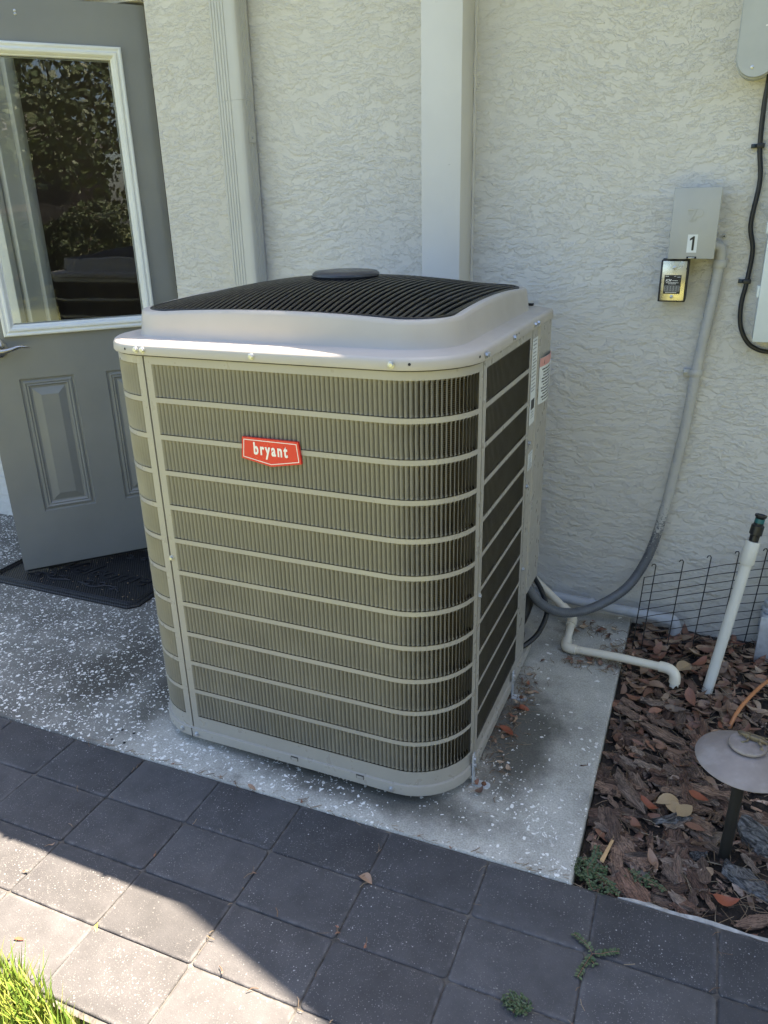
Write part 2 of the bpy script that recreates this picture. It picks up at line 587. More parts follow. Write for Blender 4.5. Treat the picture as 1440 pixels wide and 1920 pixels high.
M["red"] = plain("red_badge_plastic", (0.66, 0.030, 0.024), 0.32, var=0.05)
M["white"] = plain("white_badge_print", (0.82, 0.80, 0.76), 0.4, var=0.03)
M["label"] = plain("white_label_stock", (0.68, 0.70, 0.69), 0.5, var=0.05)
M["print"] = plain("grey_label_print", (0.26, 0.27, 0.28), 0.6, var=0.1)
M["blackprint"] = plain("black_print", (0.014, 0.014, 0.015), 0.5, var=0.1)
M["pink"] = plain("faded_red_label_header", (0.62, 0.30, 0.27), 0.5, var=0.06)
M["door"] = plain("grey_green_door_enamel", (0.215, 0.217, 0.202), 0.36, var=0.06, vscale=5, bscale=700, bstr=0.05, bdist=0.0003)
M["whitetrim"] = plain("white_glazing_frame", (0.72, 0.73, 0.70), 0.4, var=0.04)
M["glass"] = mat_glass()
M["nickel"] = plain("satin_nickel", (0.42, 0.40, 0.37), 0.28, 0.95, var=0.1)
M["rubber"] = None
M["alum"] = plain("painted_downspout", (0.50, 0.49, 0.445), 0.42, var=0.05, vscale=5)
M["box"] = plain("grey_enamel_box", (0.40, 0.40, 0.375), 0.48, var=0.06, vscale=7, bscale=420, bstr=0.15, bdist=0.0005)
M["meter"] = plain("light_grey_meter_enamel", (0.42, 0.435, 0.43), 0.42, var=0.05)
M["panel"] = plain("pale_panel_enamel", (0.66, 0.70, 0.68), 0.4, var=0.04)
M["brassy"] = plain("yellow_zinc_plate", (0.60, 0.56, 0.44), 0.28, 0.85, var=0.14, vscale=22)
M["cable"] = plain("black_cable_jacket", (0.014, 0.015, 0.017), 0.42, var=0.15)
M["clip"] = plain("blue_black_clip", (0.02, 0.035, 0.05), 0.5)
M["conduit"] = mat_conduit()
M["paintpipe"] = plain("wall_painted_pipe", (0.43, 0.42, 0.385), 0.5, var=0.06, bscale=120, bstr=0.2, bdist=0.0006)
M["greypvc"] = plain("grey_pvc", (0.42, 0.435, 0.46), 0.45, var=0.08, vscale=9, dirt=((0.22, 0.22, 0.22), 16, 0.6, 0.5))
M["pvc"] = plain("cream_pvc", (0.76, 0.69, 0.55), 0.33, var=0.06, vscale=9, dirt=((0.45, 0.39, 0.30), 14, 0.64, 0.5))
M["whitepvc"] = plain("white_pvc", (0.72, 0.70, 0.62), 0.36, var=0.05)
M["teal"] = plain("teal_plastic_ring", (0.02, 0.13, 0.13), 0.4)
M["bronze"] = plain("weathered_bronze_shade", (0.25, 0.212, 0.192), 0.62, 0.1, var=0.14, vscale=22, bscale=300, bstr=0.2, bdist=0.0006, dirt=((0.33, 0.30, 0.285), 11, 0.5, 0.5))
M["stem"] = plain("dark_bronze_stem", (0.022, 0.02, 0.016), 0.5, var=0.2)
M["soil"] = plain("dark_mulch_soil", (0.028, 0.020, 0.015), 0.95, var=0.6, vscale=45, bscale=160, bstr=1.0, bdist=0.008)
M["bark"] = mat_varied("pine_bark", [(0, (0.09, 0.055, 0.038)), (0.2, (0.29, 0.16, 0.105)), (0.4, (0.125, 0.088, 0.069)), (0.6, (0.42, 0.26, 0.175)), (0.8, (0.26, 0.178, 0.13)), (1, (0.52, 0.39, 0.30))], 0.9, (2.6, 26, 26), 1.0, 0.02, 0.6)
M["silver"] = mat_varied("silvery_weathered_bark", [(0, (0.16, 0.145, 0.135)), (0.5, (0.27, 0.255, 0.245)), (1, (0.20, 0.18, 0.165))], 0.85, (5, 22, 16), 1.0, 0.03, 0.8)
M["leaf"] = mat_varied("dry_leaf", [(0, (0.15, 0.075, 0.048)), (0.18, (0.25, 0.115, 0.07)), (0.34, (0.11, 0.066, 0.048)), (0.5, (0.34, 0.215, 0.135)), (0.64, (0.20, 0.115, 0.08)), (0.78, (0.47, 0.35, 0.235)), (0.9, (0.27, 0.10, 0.055)), (1, (0.20, 0.15, 0.115))], 0.55, None, 0.35, 0.0008, 0.28)
M["tanleaf"] = plain("tan_leaf", (0.40, 0.28, 0.16), 0.6, var=0.2, vscale=60)
M["orangeleaf"] = plain("rust_red_leaf", (0.24, 0.065, 0.03), 0.5, var=0.25, vscale=60)
M["yellow"] = plain("yellow_leaf", (0.62, 0.50, 0.05), 0.5, var=0.12, vscale=60)
M["wood"] = plain("split_wood_sliver", (0.52, 0.33, 0.16), 0.7, var=0.2, vscale=40)
M["needle"] = mat_varied("pine_needle", [(0, (0.10, 0.05, 0.025)), (0.5, (0.20, 0.13, 0.075)), (1, (0.30, 0.24, 0.16))], 0.8, None, 0.1, 0.0005, 0.2)
M["weed"] = mat_varied("spurge_leaf", [(0, (0.034, 0.060, 0.024)), (0.5, (0.055, 0.090, 0.034)), (1, (0.085, 0.105, 0.048))], 0.5, None, 0.2, 0.0004, 0.2)
M["weedstem"] = plain("reddish_stem", (0.20, 0.10, 0.065), 0.6)
M["grass"] = mat_varied("lawn_blade", [(0, (0.09, 0.16, 0.022)), (0.45, (0.16, 0.24, 0.035)), (0.75, (0.27, 0.30, 0.06)), (1, (0.38, 0.34, 0.12))], 0.45, None, 0.1, 0.0004, 0.15)
M["orange"] = plain("orange_tubing", (0.50, 0.20, 0.075), 0.5, var=0.15)
M["edging"] = plain("rough_cement_edging", (0.36, 0.345, 0.32), 0.9, var=0.3, vscale=50, bscale=160, bstr=0.8, bdist=0.004, dirt=((0.10, 0.09, 0.08), 30, 0.58, 0.7))
M["fence"] = plain("black_fence_wire", (0.008, 0.008, 0.009), 0.45)
M["soffit"] = plain("painted_soffit", (0.55, 0.53, 0.49), 0.7)
M["shingle"] = plain("roof_shingle", (0.11, 0.10, 0.095), 0.9, var=0.3, vscale=30)
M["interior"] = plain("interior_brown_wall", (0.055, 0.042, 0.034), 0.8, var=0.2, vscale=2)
M["treecrown"] = mat_varied("tree_foliage", [(0, (0.03, 0.055, 0.018)), (0.5, (0.06, 0.095, 0.03)), (1, (0.10, 0.12, 0.05))], 0.6, None, 0.1, 0.001, 0.2)
M["trunk"] = plain("tree_bark", (0.10, 0.075, 0.055), 0.9, var=0.4, vscale=12)
M["neighbour"] = plain("neighbour_stucco", (0.09, 0.062, 0.054), 0.8)

def mat_rubber():
    t = NT("black_ribbed_rubber")
    x, y, z = t.sep()
    tri = t.math('ABSOLUTE', t.math('SUBTRACT', t.math('ADD', x, 1.55), 0.0))
    w = t.math('SINE', t.math('MULTIPLY', t.math('ADD', x, t.math('MULTIPLY', y, 0.75)), 2 * math.pi / 0.0105))
    h = t.rng(w, -0.3, 0.6)
    t.base(t.ramp(t.noise(60, 4, 0.65), [(0.4, (0.0075, 0.008, 0.0095)), (0.68, (0.014, 0.0145, 0.017)), (0.8, (0.05, 0.045, 0.035))]))
    t.set(Roughness=0.5)
    t.bump(h, 0.9, 0.003)
    return t.m
M["rubber"] = mat_rubber()
M["rubberplain"] = plain("black_rubber", (0.009, 0.0095, 0.012), 0.5, var=0.25)

def mat_lizard():
    t = NT("lizard_skin")
    x, y, z = t.sep()
    st = t.math('SINE', t.math('MULTIPLY', y, 900))
    n = t.noise(240, 4)
    c = t.mix(t.rng(t.math('ADD', st, t.math('MULTIPLY', n, 1.5)), 0.2, 1.2), (0.075, 0.055, 0.032), (0.17, 0.13, 0.07))
    t.base(t.mix(t.rng(z, 0.0012, 0.0042), (0.24, 0.20, 0.11), c))
    t.set(Roughness=0.55)
    t.bump(n, 0.3, 0.0005)
    return t.m
M["lizard"] = mat_lizard()

def mat_lamp():
    t = NT("lit_lamp_glass")
    t.base((0.9, 0.85, 0.75))
    t.p.inputs["Emission Color"].default_value = (1.0, 0.85, 0.6, 1)
    t.p.inputs["Emission Strength"].default_value = 3.0
    return t.m
M["lamp"] = mat_lamp()

# ------------------------------------------------------------------ ground, walkway, pad
WALL_Y = 1.18
PAD_Z = 0.003
struct("ground", MB().grid([[(x, y, -0.062) for x in (-70, -8, 8, 70)] for y in (-90, -10, 2, 60)], flip=True), M["lawn"], smooth=False)
struct("joint_sand", MB().box((-4.2, -0.60, -0.055), (4.2, 0.004, -0.0048)), M["sand"], smooth=False)

pad = MB()
def slab_loop(ins, z):
    x0, x1, y0, y1 = -5.0, 0.405, 0.002, WALL_Y
    return [(x0, y0 + ins, z), (x1 - ins, y0 + ins, z), (x1 - ins, y1, z), (x0, y1, z)]
pad.loops([slab_loop(0, -0.06), slab_loop(0, PAD_Z - 0.006), slab_loop(0.0025, PAD_Z - 0.0015), slab_loop(0.007, PAD_Z)], cap1=True)
struct("concrete_pad", pad, M["pad"], smooth=False)
holes = MB()  # flat dark discs on the slab, painting the shade inside the holes
for (x, y) in ((-0.821, 0.072), (-0.781, 0.072), (-0.82, 0.03), (-0.779, 0.03)):
    holes.lathe([(0.0042, PAD_Z + 0.0004), (0.0042, PAD_Z + 0.0008)], (x, y, 0), 10)
struct("hole_shade_discs", holes, M["dark"], smooth=False)

walk = bpy.data.objects.new("paver_walkway", None)
COL.objects.link(walk)
walk["kind"] = "structure"
PX, PY = 0.229, 0.1477
def paver_mesh(seed):
    rnd = random.Random(seed)
    hx, hy, r = PX / 2 - 0.0010, PY / 2 - 0.0010, 0.006 + rnd.random() * 0.005
    def lp(ins, z):
        pts = []
        for (sx, sy, a0) in ((1, 1, 0), (-1, 1, 90), (-1, -1, 180), (1, -1, 270)):
            for k in range(4):
                a = R(a0 + 30 * k)
                pts.append((sx * (hx - r) + math.cos(a) * (r - ins * 0.6) - sx * ins * 0.4, sy * (hy - r) + math.sin(a) * (r - ins * 0.6) - sy * ins * 0.4, z + rnd.uniform(-0.0004, 0.0004)))
                pts[-1] = (pts[-1][0] + rnd.uniform(-.0007, .0004) * sx, pts[-1][1] + rnd.uniform(-.0007, .0004) * sy, pts[-1][2])
        return pts
    return MB().loops([lp(0, -0.045), lp(0, -0.0034), lp(0.0014, -0.0009), lp(0.0042, 0)], cap1=True).mesh("paver", M["paver"], True, 50)
pav = [paver_mesh(i) for i in range(5)]
for j in range(4):
    for i in range(-13, 12):
        rnd = random.Random(i * 31 + j * 7)
        o = link("paver", pav[rnd.randrange(5)], walk,
                 (i * PX + PX / 2 + rnd.uniform(-.0008, .0008), -(j + .5) * PY + rnd.uniform(-.0008, .0008), rnd.uniform(-.0012, .0008)),
                 (rnd.uniform(-.004, .004), rnd.uniform(-.003, .003), rnd.uniform(-.004, .004) + (math.pi if rnd.random() < .5 else 0)))

# rough cement restraint along the bed side of the walkway
edg = []
for k in range(60):
    x = 0.498 + k * 0.03
    rr = random.Random(k)
    w = 0.017 + rr.uniform(-.005, .005)
    if k == 0: w = 0.004
    edg.append([(x, 0.004, -0.04), (x, 0.0035, -0.004 + rr.uniform(-.002, .002)), (x, 0.003 + w * 0.5, -0.002 + rr.uniform(-.003, .003)), (x, 0.003 + w, -0.012), (x, 0.006 + w, -0.05)])
struct("cement_edging", MB().grid(edg, flip=True), M["edging"])

# ------------------------------------------------------------------ house
house = thing("house", "pale stucco house wall with a square post and an open doorway behind the cooling unit", "house")
wl_ = MB()
wl_.box((-7, WALL_Y, -0.05), (-2.10, WALL_Y + 0.16, 2.62))
wl_.box((-1.305, WALL_Y, -0.05), (5.5, WALL_Y + 0.16, 2.62))
wl_.box((-2.0995, WALL_Y, 1.995), (-1.3055, WALL_Y + 0.16, 2.62))
wl_.build("wall", M["stucco"], house, smooth=False)
MB().box((-0.303, 1.06, PAD_Z), (-0.183, WALL_Y + 0.002, 2.56), 0.003).build("corner_post", M["trim"], house)
cb = MB()
cb.tube([(-0.180, 1.176, z) for z in [0.02 + i * 0.04 for i in range(64)]], [0.0045 + 0.0012 * math.sin(i * 1.7) for i in range(64)], 6)
cb.build("caulk_bead", M["trim"], house)
# door frame inside the opening
df = MB()
df.box((-2.098, 1.19, 0.0), (-2.055, 1.335, 1.992), 0.003)
df.box((-1.335, 1.245, 0.0), (-1.3075, 1.335, 1.992), 0.002)
df.box((-2.054, 1.19, 1.965), (-1.336, 1.335, 1.993), 0.002)
df.box((-2.054, 1.262, 0.0), (-2.03, 1.30, 1.964), 0.002)
df.box((-2.125, 1.150, 0.0), (-2.075, 1.1795, 2.04), 0.004)
df.box((-2.0745, 1.150, 1.985), (-1.335, 1.1795, 2.04), 0.004)
df.build("door_frame", M["trim"], house)
MB().box((-2.1, 1.185, -0.02), (-1.30, 1.40, 0.03), 0.003).build("threshold", M["galv"], house)
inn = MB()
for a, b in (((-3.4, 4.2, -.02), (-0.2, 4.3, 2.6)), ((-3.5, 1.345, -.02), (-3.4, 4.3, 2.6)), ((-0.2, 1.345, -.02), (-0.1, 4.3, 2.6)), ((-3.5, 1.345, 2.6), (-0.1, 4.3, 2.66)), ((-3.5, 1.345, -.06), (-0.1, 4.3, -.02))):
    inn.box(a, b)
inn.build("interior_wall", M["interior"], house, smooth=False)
lampo = thing("hanging_lamp", "lit white globe lamp hanging indoors, glimpsed beside the open door", "lamp", (-2.42, 3.35, 1.93))
MB().lathe([(0.002, -0.075), (0.05, -0.062), (0.075, -0.02), (0.07, 0.02), (0.04, 0.055), (0.02, 0.065)], n=20).build("globe", M["lamp"], lampo)
MB().tube([(0, 0, 0.06), (0, 0, 0.67)], 0.006, 6).build("stem", M["nickel"], lampo)

# roof: eave ahead of the wall; its outer edge throws the shade over pad and pavers
EAVE = 2.56
rp = [(-9, 0.760), (0.015, 0.760), (0.05, 0.754), (0.10, 0.740), (0.60, 0.592), (1.4, 0.38), (2.6, 0.0), (3.4, -0.7), (7, -0.7), (7, 6), (-9, 6)]
roof = MB()
roof.prism(rp, lambda u, v, d: (u, v, d), EAVE - 0.10, EAVE)
roof.build("soffit", M["soffit"], house, smooth=False)
rr_ = MB()
rr_.prism([(-9.02, 0.762), (0.015, 0.762), (0.05, 0.756), (0.10, 0.742), (0.60, 0.594), (1.42, 0.382), (2.62, 0.002), (3.42, -0.68), (7.02, -0.68), (7.02, 6), (-9.02, 6)], lambda u, v, d: (u, v, d), EAVE + 0.003, EAVE + 0.05)
rr_.build("roof", M["shingle"], house, smooth=False)

# ------------------------------------------------------------------ downspout
ds = thing("downspout", "ribbed rectangular downspout running down the wall beside the door", "downspout", (-0.96, 1.135, 0.02))
w, d = 0.046, 0.035
def rib(a, b, n, depth, axis):
    out = []
    for k in range(n):
        t0, t1 = k / n, (k + 1) / n
        seg = [(t0, 0), (t0 + 0.42 / n, 0), (t0 + 0.5 / n, -depth), (t0 + 0.92 / n, -depth)]
        out += seg
    return [(a + (b - a) * t, q) for t, q in out] + [(b, 0)]
prof = []
for x, q in rib(-w + 0.004, -w + 0.055, 5, 0.0022, 0): prof.append((x, -d - q))
prof += [(w - 0.016, -d), (w - 0.010, -d + 0.001), (w - 0.004, -d + 0.004), (w - 0.001, -d + 0.009)]
for y, q in rib(-d + 0.018, d - 0.008, 4, 0.0020, 1): prof.append((w + q, y))
prof += [(w, d), (-w, d), (-w, -d + 0.004)]
dm = MB()
for z0, z1, s in ((0.0, 1.62, 1.0), (1.6205, 2.45, 1.012)):
    dm.prism([(x * s, y * s) for x, y in prof], lambda u, v, q: (u, v, q), z0, z1)
dm.build("pipe", M["alum"], ds, ang=20)
bs = MB()
bs.box((w + 0.0005, -0.012, 1.500), (w + 0.0022, 0.03, 1.53))
bs.build("strap", M["alum"], ds, smooth=False)
ds_s = MB().lathe([(0.004, 0), (0.0035, 0.002), (0.001, 0.003)], n=8, M=Matrix.Rotation(R(90), 3, 'Y'), c=(w + 0.0022, 0.008, 1.515))
ds_s.build("screw", M["zinc"], ds)

# ------------------------------------------------------------------ door (opened outwards)
door = thing("door", "grey entry door with a glazed upper half, standing open outwards over the mat", "door", (-1.815, 0.699, 0.034), (0, 0, math.atan2(0.738, 0.675)))
DW, DT, ZT = 0.707, 0.044, 1.922
DZ = 0.034
def zz(z): return z - DZ
xs = [0, 0.112, 0.298, 0.410, 0.596, DW]
zs = [0, zz(0.26), zz(0.769), zz(0.922), zz(1.829), ZT]
def nested(mb, x0, x1, z0, z1, prof, cap=True):
    Ls = []
    for ins, dep in prof:
        Ls.append([(x0 + ins, dep, z0 + ins), (x1 - ins, dep, z0 + ins), (x1 - ins, dep, z1 - ins), (x0 + ins, dep, z1 - ins)])
    mb.loops(Ls, cap1=cap)
dl = MB()
xs2 = sorted(set(xs + [0.092, 0.614]))
for i in range(len(xs2) - 1):
    for j in range(len(zs) - 1):
        cx, cz = (xs2[i] + xs2[i + 1]) / 2, (zs[j] + zs[j + 1]) / 2
        if j == 1 and (0.112 < cx < 0.298 or 0.41 < cx < 0.596): continue
        if j == 3 and 0.092 < cx < 0.614: continue
        dl.add([(xs2[i], 0, zs[j]), (xs2[i + 1], 0, zs[j]), (xs2[i + 1], 0, zs[j + 1]), (xs2[i], 0, zs[j + 1])], [(0, 1, 2, 3)])
        dl.add([(xs2[i], DT, zs[j]), (xs2[i + 1], DT, zs[j]), (xs2[i + 1], DT, zs[j + 1]), (xs2[i], DT, zs[j + 1])], [(3, 2, 1, 0)])
for x0, x1 in ((0.112, 0.298), (0.41, 0.596)):
    dl.add([(x0, DT, zs[1]), (x1, DT, zs[1]), (x1, DT, zs[2]), (x0, DT, zs[2])], [(3, 2, 1, 0)])
dl.add([(0, 0, 0), (0, DT, 0), (0, DT, ZT), (0, 0, ZT)], [(0, 3, 2, 1)])
dl.add([(DW, 0, 0), (DW, DT, 0), (DW, DT, ZT), (DW, 0, ZT)], [(0, 1, 2, 3)])
dl.add([(0, 0, 0), (DW, 0, 0), (DW, DT, 0), (0, DT, 0)], [(0, 3, 2, 1)])
dl.add([(0, 0, ZT), (DW, 0, ZT), (DW, DT, ZT), (0, DT, ZT)], [(0, 1, 2, 3)])
dl.build("door_leaf", M["door"], door, smooth=False)
PP = [(0, 0), (0.003, 0.006), (0.008, 0.0065), (0.012, 0.003), (0.017, 0.002), (0.021, 0.006), (0.026, 0.0045), (0.031, 0.0095), (0.037, 0.0105), (0.062, 0.002), (0.064, 0.0016)]
for x0, x1 in ((0.112, 0.298), (0.41, 0.596)):
    pm = MB()
    nested(pm, x0, x1, zs[1], zs[2], PP)
    pm.build("raised_panel", M["door"], door, smooth=False)
GP = [(0.0, -0.0005), (0.0, -0.012), (0.003, -0.016), (0.008, -0.017), (0.012, -0.0145), (0.015, -0.0145), (0.020, -0.019), (0.026, -0.0175), (0.031, -0.012), (0.034, -0.006), (0.038, -0.004), (0.038, 0.016)]
for front in (True, False):
    gm = MB()
    nested(gm, 0.092, 0.614, zs[3], zs[4], GP, cap=False)
    if not front:
        gm.v = [(x, DT - y, z) for x, y, z in gm.v]
        gm.f = [tuple(reversed(f)) for f in gm.f]
    gm.build("glazing_frame", M["whitetrim"], door, smooth=True, ang=30)
MB().box((0.128, 0.018, zs[3] + 0.036), (0.578, 0.0225, zs[4] - 0.036)).build("glass_pane", M["glass"], door, smooth=False)
hd = MB()
RX = Matrix.Rotation(R(90), 3, 'X')
hd.lathe([(0.033, 0), (0.033, 0.006), (0.029, 0.011), (0.014, 0.015), (0.0125, 0.045), (0.011, 0.052)], (0.063, 0, 0.885 - DZ), 20, RX)
lv = spline([(0.060, -0.046, 0.880 - DZ), (0.078, -0.048, 0.879 - DZ), (0.105, -0.048, 0.883 - DZ), (0.13, -0.046, 0.890 - DZ), (0.152, -0.044, 0.889 - DZ), (0.170, -0.042, 0.884 - DZ)], 5)
hd.tube(lv, [0.0095 * (1 - 0.75 * (i / (len(lv) - 1)) ** 1.4) for i in range(len(lv))], 10)
hd.build("door_handle", M["nickel"], door)
for z in (1.915, 1.906):
    MB().lathe([(0.0042, 0), (0.0042, 0.0015), (0.002, 0.0026)], (0.307, 0, z - DZ), 10, RX).build("screw", M["zinc"], door)
for z in (0.25, 0.95, 1.68):
    MB().tube([(DW + 0.006, 0.008, z), (DW + 0.006, 0.008, z + 0.09)], 0.0065, 8).build("hinge", M["nickel"], door)
sw = MB().box((0.01, 0.012, -0.012), (DW - 0.01, 0.030, -0.0005))
sw.build("door_sweep", M["rubberplain"], door, smooth=False)

# ------------------------------------------------------------------ door mat
mat = thing("door_mat", "black ribbed rubber welcome mat lying under the open door", "door mat", (-1.600, 0.86, PAD_Z))
hx, hy = 0.363, 0.232
def cl(ins, z, c=0.03):
    x, y = hx - ins, hy - ins
    c = max(0.006, c - ins * 0.4)
    return [(-x + c, -y, z), (x - c, -y, z), (x, -y + c, z), (x, y - c, z), (x - c, y, z), (-x + c, y, z), (-x, y - c, z), (-x, -y + c, z)]
MB().loops([cl(0, 0), cl(0, 0.006), cl(0.004, 0.009), cl(0.010, 0.0095), cl(0.013, 0.0065), cl(0.017, 0.0065), cl(0.019, 0.0105), cl(0.036, 0.0105), cl(0.038, 0.0065)], cap1=True).build("mat_body", M["rubber"], mat, smooth=False)
bd = MB()
for ins in (0.023, 0.0315):
    L = [Vector(p) for p in cl(ins, 0.0108)]
    bd.tube(L, 0.0018, 5, closed=True)
bd.build("border_rib", M["rubberplain"], mat)
lettering("lettering", "Welcome", 0.135, M["rubberplain"], mat, Matrix.Translation((0.03, -0.075, 0.0075)), sx=0.92, ext=0.003, shear=0.35, offset=0.001)
for sx in (-1, 1):
    for k, (cx, cy, r0, tw) in enumerate(((0.06, -0.125, 0.030, 1), (0.125, -0.115, 0.024, -1), (0.185, -0.13, 0.020, 1), (0.06, 0.125, 0.028, -1), (0.13, 0.12, 0.022, 1))):
        pts = []
        for i in range(26):
            a = i / 25 * 2 * math.pi * 1.35
            r = r0 * (1 - i / 30)
            pts.append((sx * (cx + r * math.cos(a * tw)), cy + r * 0.7 * math.sin(a * tw), 0.0085))
        MB().tube(pts, [0.0045 * (1 - 0.55 * abs(i / 12.5 - 1)) for i in range(26)], 6).build("scroll_ornament", M["rubberplain"], mat)
    MB().tube(spline([(sx * 0.02, -0.13, 0.0085), (sx * 0.10, -0.145, 0.0085), (sx * 0.16, -0.118, 0.0085), (sx * 0.225, -0.145, 0.0085)], 6), 0.0035, 6).build("scroll_ornament", M["rubberplain"], mat)
crumb = MB()
rnd = random.Random(4)
for k in range(60):
    x, y = rnd.uniform(-0.28, 0.29), rnd.uniform(-0.2, 0.1)
    a = rnd.uniform(0, 6.28); l = rnd.uniform(.002, .007)
    crumb.tube([(x, y, 0.0095), (x + l * math.cos(a), y + l * math.sin(a), 0.0105)], 0.0009, 4)
tag(crumb.build("plant_crumbs", M["tanleaf"], None, (-1.553, 0.86, PAD_Z + .0005), kind="stuff"), "pale dry plant crumbs scattered on the black door mat", "plant crumbs")

# ------------------------------------------------------------------ air conditioner
exec_ac = True
AC_O = (0.122, 0.089, PAD_Z)
AC_YAW = -0.012
ac = thing("air_conditioner", "tall taupe outdoor cooling unit with louvered sides, domed top and red badge", "air conditioner", AC_O, (0, 0, AC_YAW))
W, D, RC, CH = 0.87, 0.87, 0.15, 0.085
Z0 = PAD_Z
def az(z): return z - Z0
ARC = RC * math.pi / 2
def PS(s, dep=0.0, z=0.0):
    """Point on the skin: s along front (0 at the left seam), right corner, right side; negative s goes round the left corner. dep inward."""
    L = W - 2 * RC
    if s < -ARC:
        return (-W + dep, RC + (-s - ARC), z)
    if s < 0:
        a = -s / RC
        r = RC - dep
        return (-W + RC - r * math.sin(a), RC - r * math.cos(a), z)
    if s <= L:
        return (-W + RC + s, dep, z)
    if s <= L + ARC:
        a = (s - L) / RC
        r = RC - dep
        return (-RC + r * math.sin(a), RC - r * math.cos(a), z)
    return (-dep, RC + s - L - ARC, z)
SL = W - 2 * RC
SR = SL + ARC
PITCH = 0.0103
RH, RB, NR, RT = 0.0734, 0.0110, 11, 1.0115
rows = [(az(RT - k * (RH + RB) - RH), az(RT - k * (RH + RB))) for k in range(NR)]
BA = [0.0, 0.15, 0.40, 0.72, 1.0]
BD = [0.0, 0.0006, 0.0030, 0.0072, 0.0118]
LIP = [0.15]
BT = [0.022, 0.05, 0.10, 0.5, 0.90, 0.965, 1.0]
BF = [0.55, 0.9, 1.0, 1.0, 1.0, 0.62, 0.0]
def blade(mb, s0, z0, z1, wob=0.0, dmul=1.0):
    G = []
    for tz, ff in zip(BT, BF):
        row = []
        for a, dd in zip([0.0, LIP[0], LIP[0] + .28, .80, 1.0], BD):
            s = s0 + PITCH * a + wob * math.sin(math.pi * tz) * math.sin(tz * 7)
            row.append(PS(s, 0.0002 + dd * ff * dmul, z0 + (z1 - z0) * tz))
        G.append(row)
    mb.grid(G)
def skin(mb, s0, s1, z0, z1, n=None):
    ns = n or max(1, int(abs(s1 - s0) / 0.025))
    mb.grid([[PS(s0 + (s1 - s0) * i / ns, 0, z) for i in range(ns + 1)] for z in (z0, z1)])
def louvered(name, s0, s1, ls0, nl, zb, zt, mparent, front=False):
    """a pressed sheet panel: solid margins and bars, with lanced louvers between them"""
    mb = MB()
    ls1 = ls0 + nl * PITCH
    skin(mb, s0, s1, zb, rows[-1][0])
    skin(mb, s0, s1, rows[0][1], zt)
    for k in range(NR):
        skin(mb, s0, ls0, *rows[k])
        skin(mb, ls1, s1, *rows[k])
        if k: skin(mb, s0, s1, rows[k][1], rows[k - 1][0])
    for s in (s0, s1):
        mb.grid([[PS(s, dd, z) for dd in (0, 0.012)] for z in (zb, zt)], flip=(s == s0))
    panel = mb.build(name, M["ac"], mparent, smooth=True, ang=30)
    return panel, ls1

fs0, fnl = 0.0195, 74
fp, fls1 = louvered("front_panel", 0.0022, SR - 0.0035, fs0, fnl, az(0.05), az(1.034), ac)
one = MB()
G0 = rows[0]
blade(one, 0.0, 0.0, RH)
one.v = [(x + W - RC, y, z) for x, y, z in one.v]
bl_me = one.mesh("louver", M["acblade"], True, 60)
rest = MB()
cnt = 0
for k in range(NR):
    for i in range(fnl):
        s = fs0 + i * PITCH
        flat = s + PITCH <= SL
        rw = random.Random(k * 100 + i)
        bent = (k == 1 and 56 <= i <= 61)
        if flat and k < 5 and cnt < 290 and not bent:
            o = link("louver", bl_me, fp, (-W + RC + s, rw.uniform(-.0002, .0002), rows[k][0]))
            cnt += 1
        else:
            blade(rest, s, rows[k][0], rows[k][1], 0.0011 * (1 if bent else 0) + rw.uniform(-.00008, .00008), 1 + rw.uniform(-.06, .06))
rest.build("louver_bank", M["acblade"], fp, smooth=True, ang=60, kind="stuff")

cp, cl1 = louvered("corner_panel", -ARC - 0.52, -0.0022, -0.020 - 68 * PITCH, 68, az(0.05), az(1.034), ac)
lr = MB()
for k in range(NR):
    for i in range(68): blade(lr, -0.020 - (i + 1) * PITCH, rows[k][0], rows[k][1])
lr.build("louver_bank", M["acblade"], cp, smooth=True, ang=60, kind="stuff")

RS = SR - RC
rp_, rl1 = louvered("side_panel", SR + 0.0012, SR - RC + 0.576, SR + 0.0235, 37, az(0.05), az(1.034), ac)
lr = MB()
LIP[0] = 0.36
for k in range(NR):
    for i in range(37): blade(lr, SR + 0.0235 + i * PITCH, rows[k][0], rows[k][1])
lr.build("louver_bank", M["acblade"], rp_, smooth=True, ang=60, kind="stuff")
sm = MB()
for s in (0.0, SR - 0.0012):
    sm.grid([[PS(s - 0.004, 0.006, z), PS(s + 0.004, 0.006, z)] for z in (az(0.05), az(1.03))])
sm.build("panel_seam", M["seam"], ac, smooth=False)

# coil behind the louvers
co = MB()
ss = [-ARC - 0.5 + i * 0.02 for i in range(int((ARC + 0.5 + SR + 0.42) / 0.02) + 1)]
co.grid([[PS(s, 0.021, z) for s in ss] for z in (az(0.045), az(1.03))])
co.build("coil", M["coil"], ac, smooth=True, ang=80)

# service panel, rear corner and back
sp = MB()
sv = [(0.0, 0.5785), (0.0, 0.640), (0.004, 0.647), (0.004, 0.783), (0.001, 0.7865), (-CH, D), (-0.30, D)]
sp.grid([[(x, y, z) for x, y in sv] for z in (az(0.266), az(1.034))])
sp.grid([[(x, y, az(0.266)) for x, y in sv[:5]], [(x - 0.02, y, az(0.266)) for x, y in sv[:5]]])
sp.build("service_panel", M["ac"], ac, smooth=True, ang=20)
lp = MB()
lp.grid([[(x, y, z) for x, y in ((-0.001, 0.5785), (-0.001, 0.662), (-0.03, 0.664), (-0.03, 0.70))] for z in (az(0.05), az(0.268))])
lp.build("corner_leg_panel", M["ac"], ac, smooth=False)
bk = MB()
bk.grid([[(x, y, z) for x, y in ((-0.30, D), (-W + RC, D), (-W + 0.04, D - 0.04), (-W, D - RC), (-W, RC + 0.51))] for z in (az(0.05), az(1.034))])
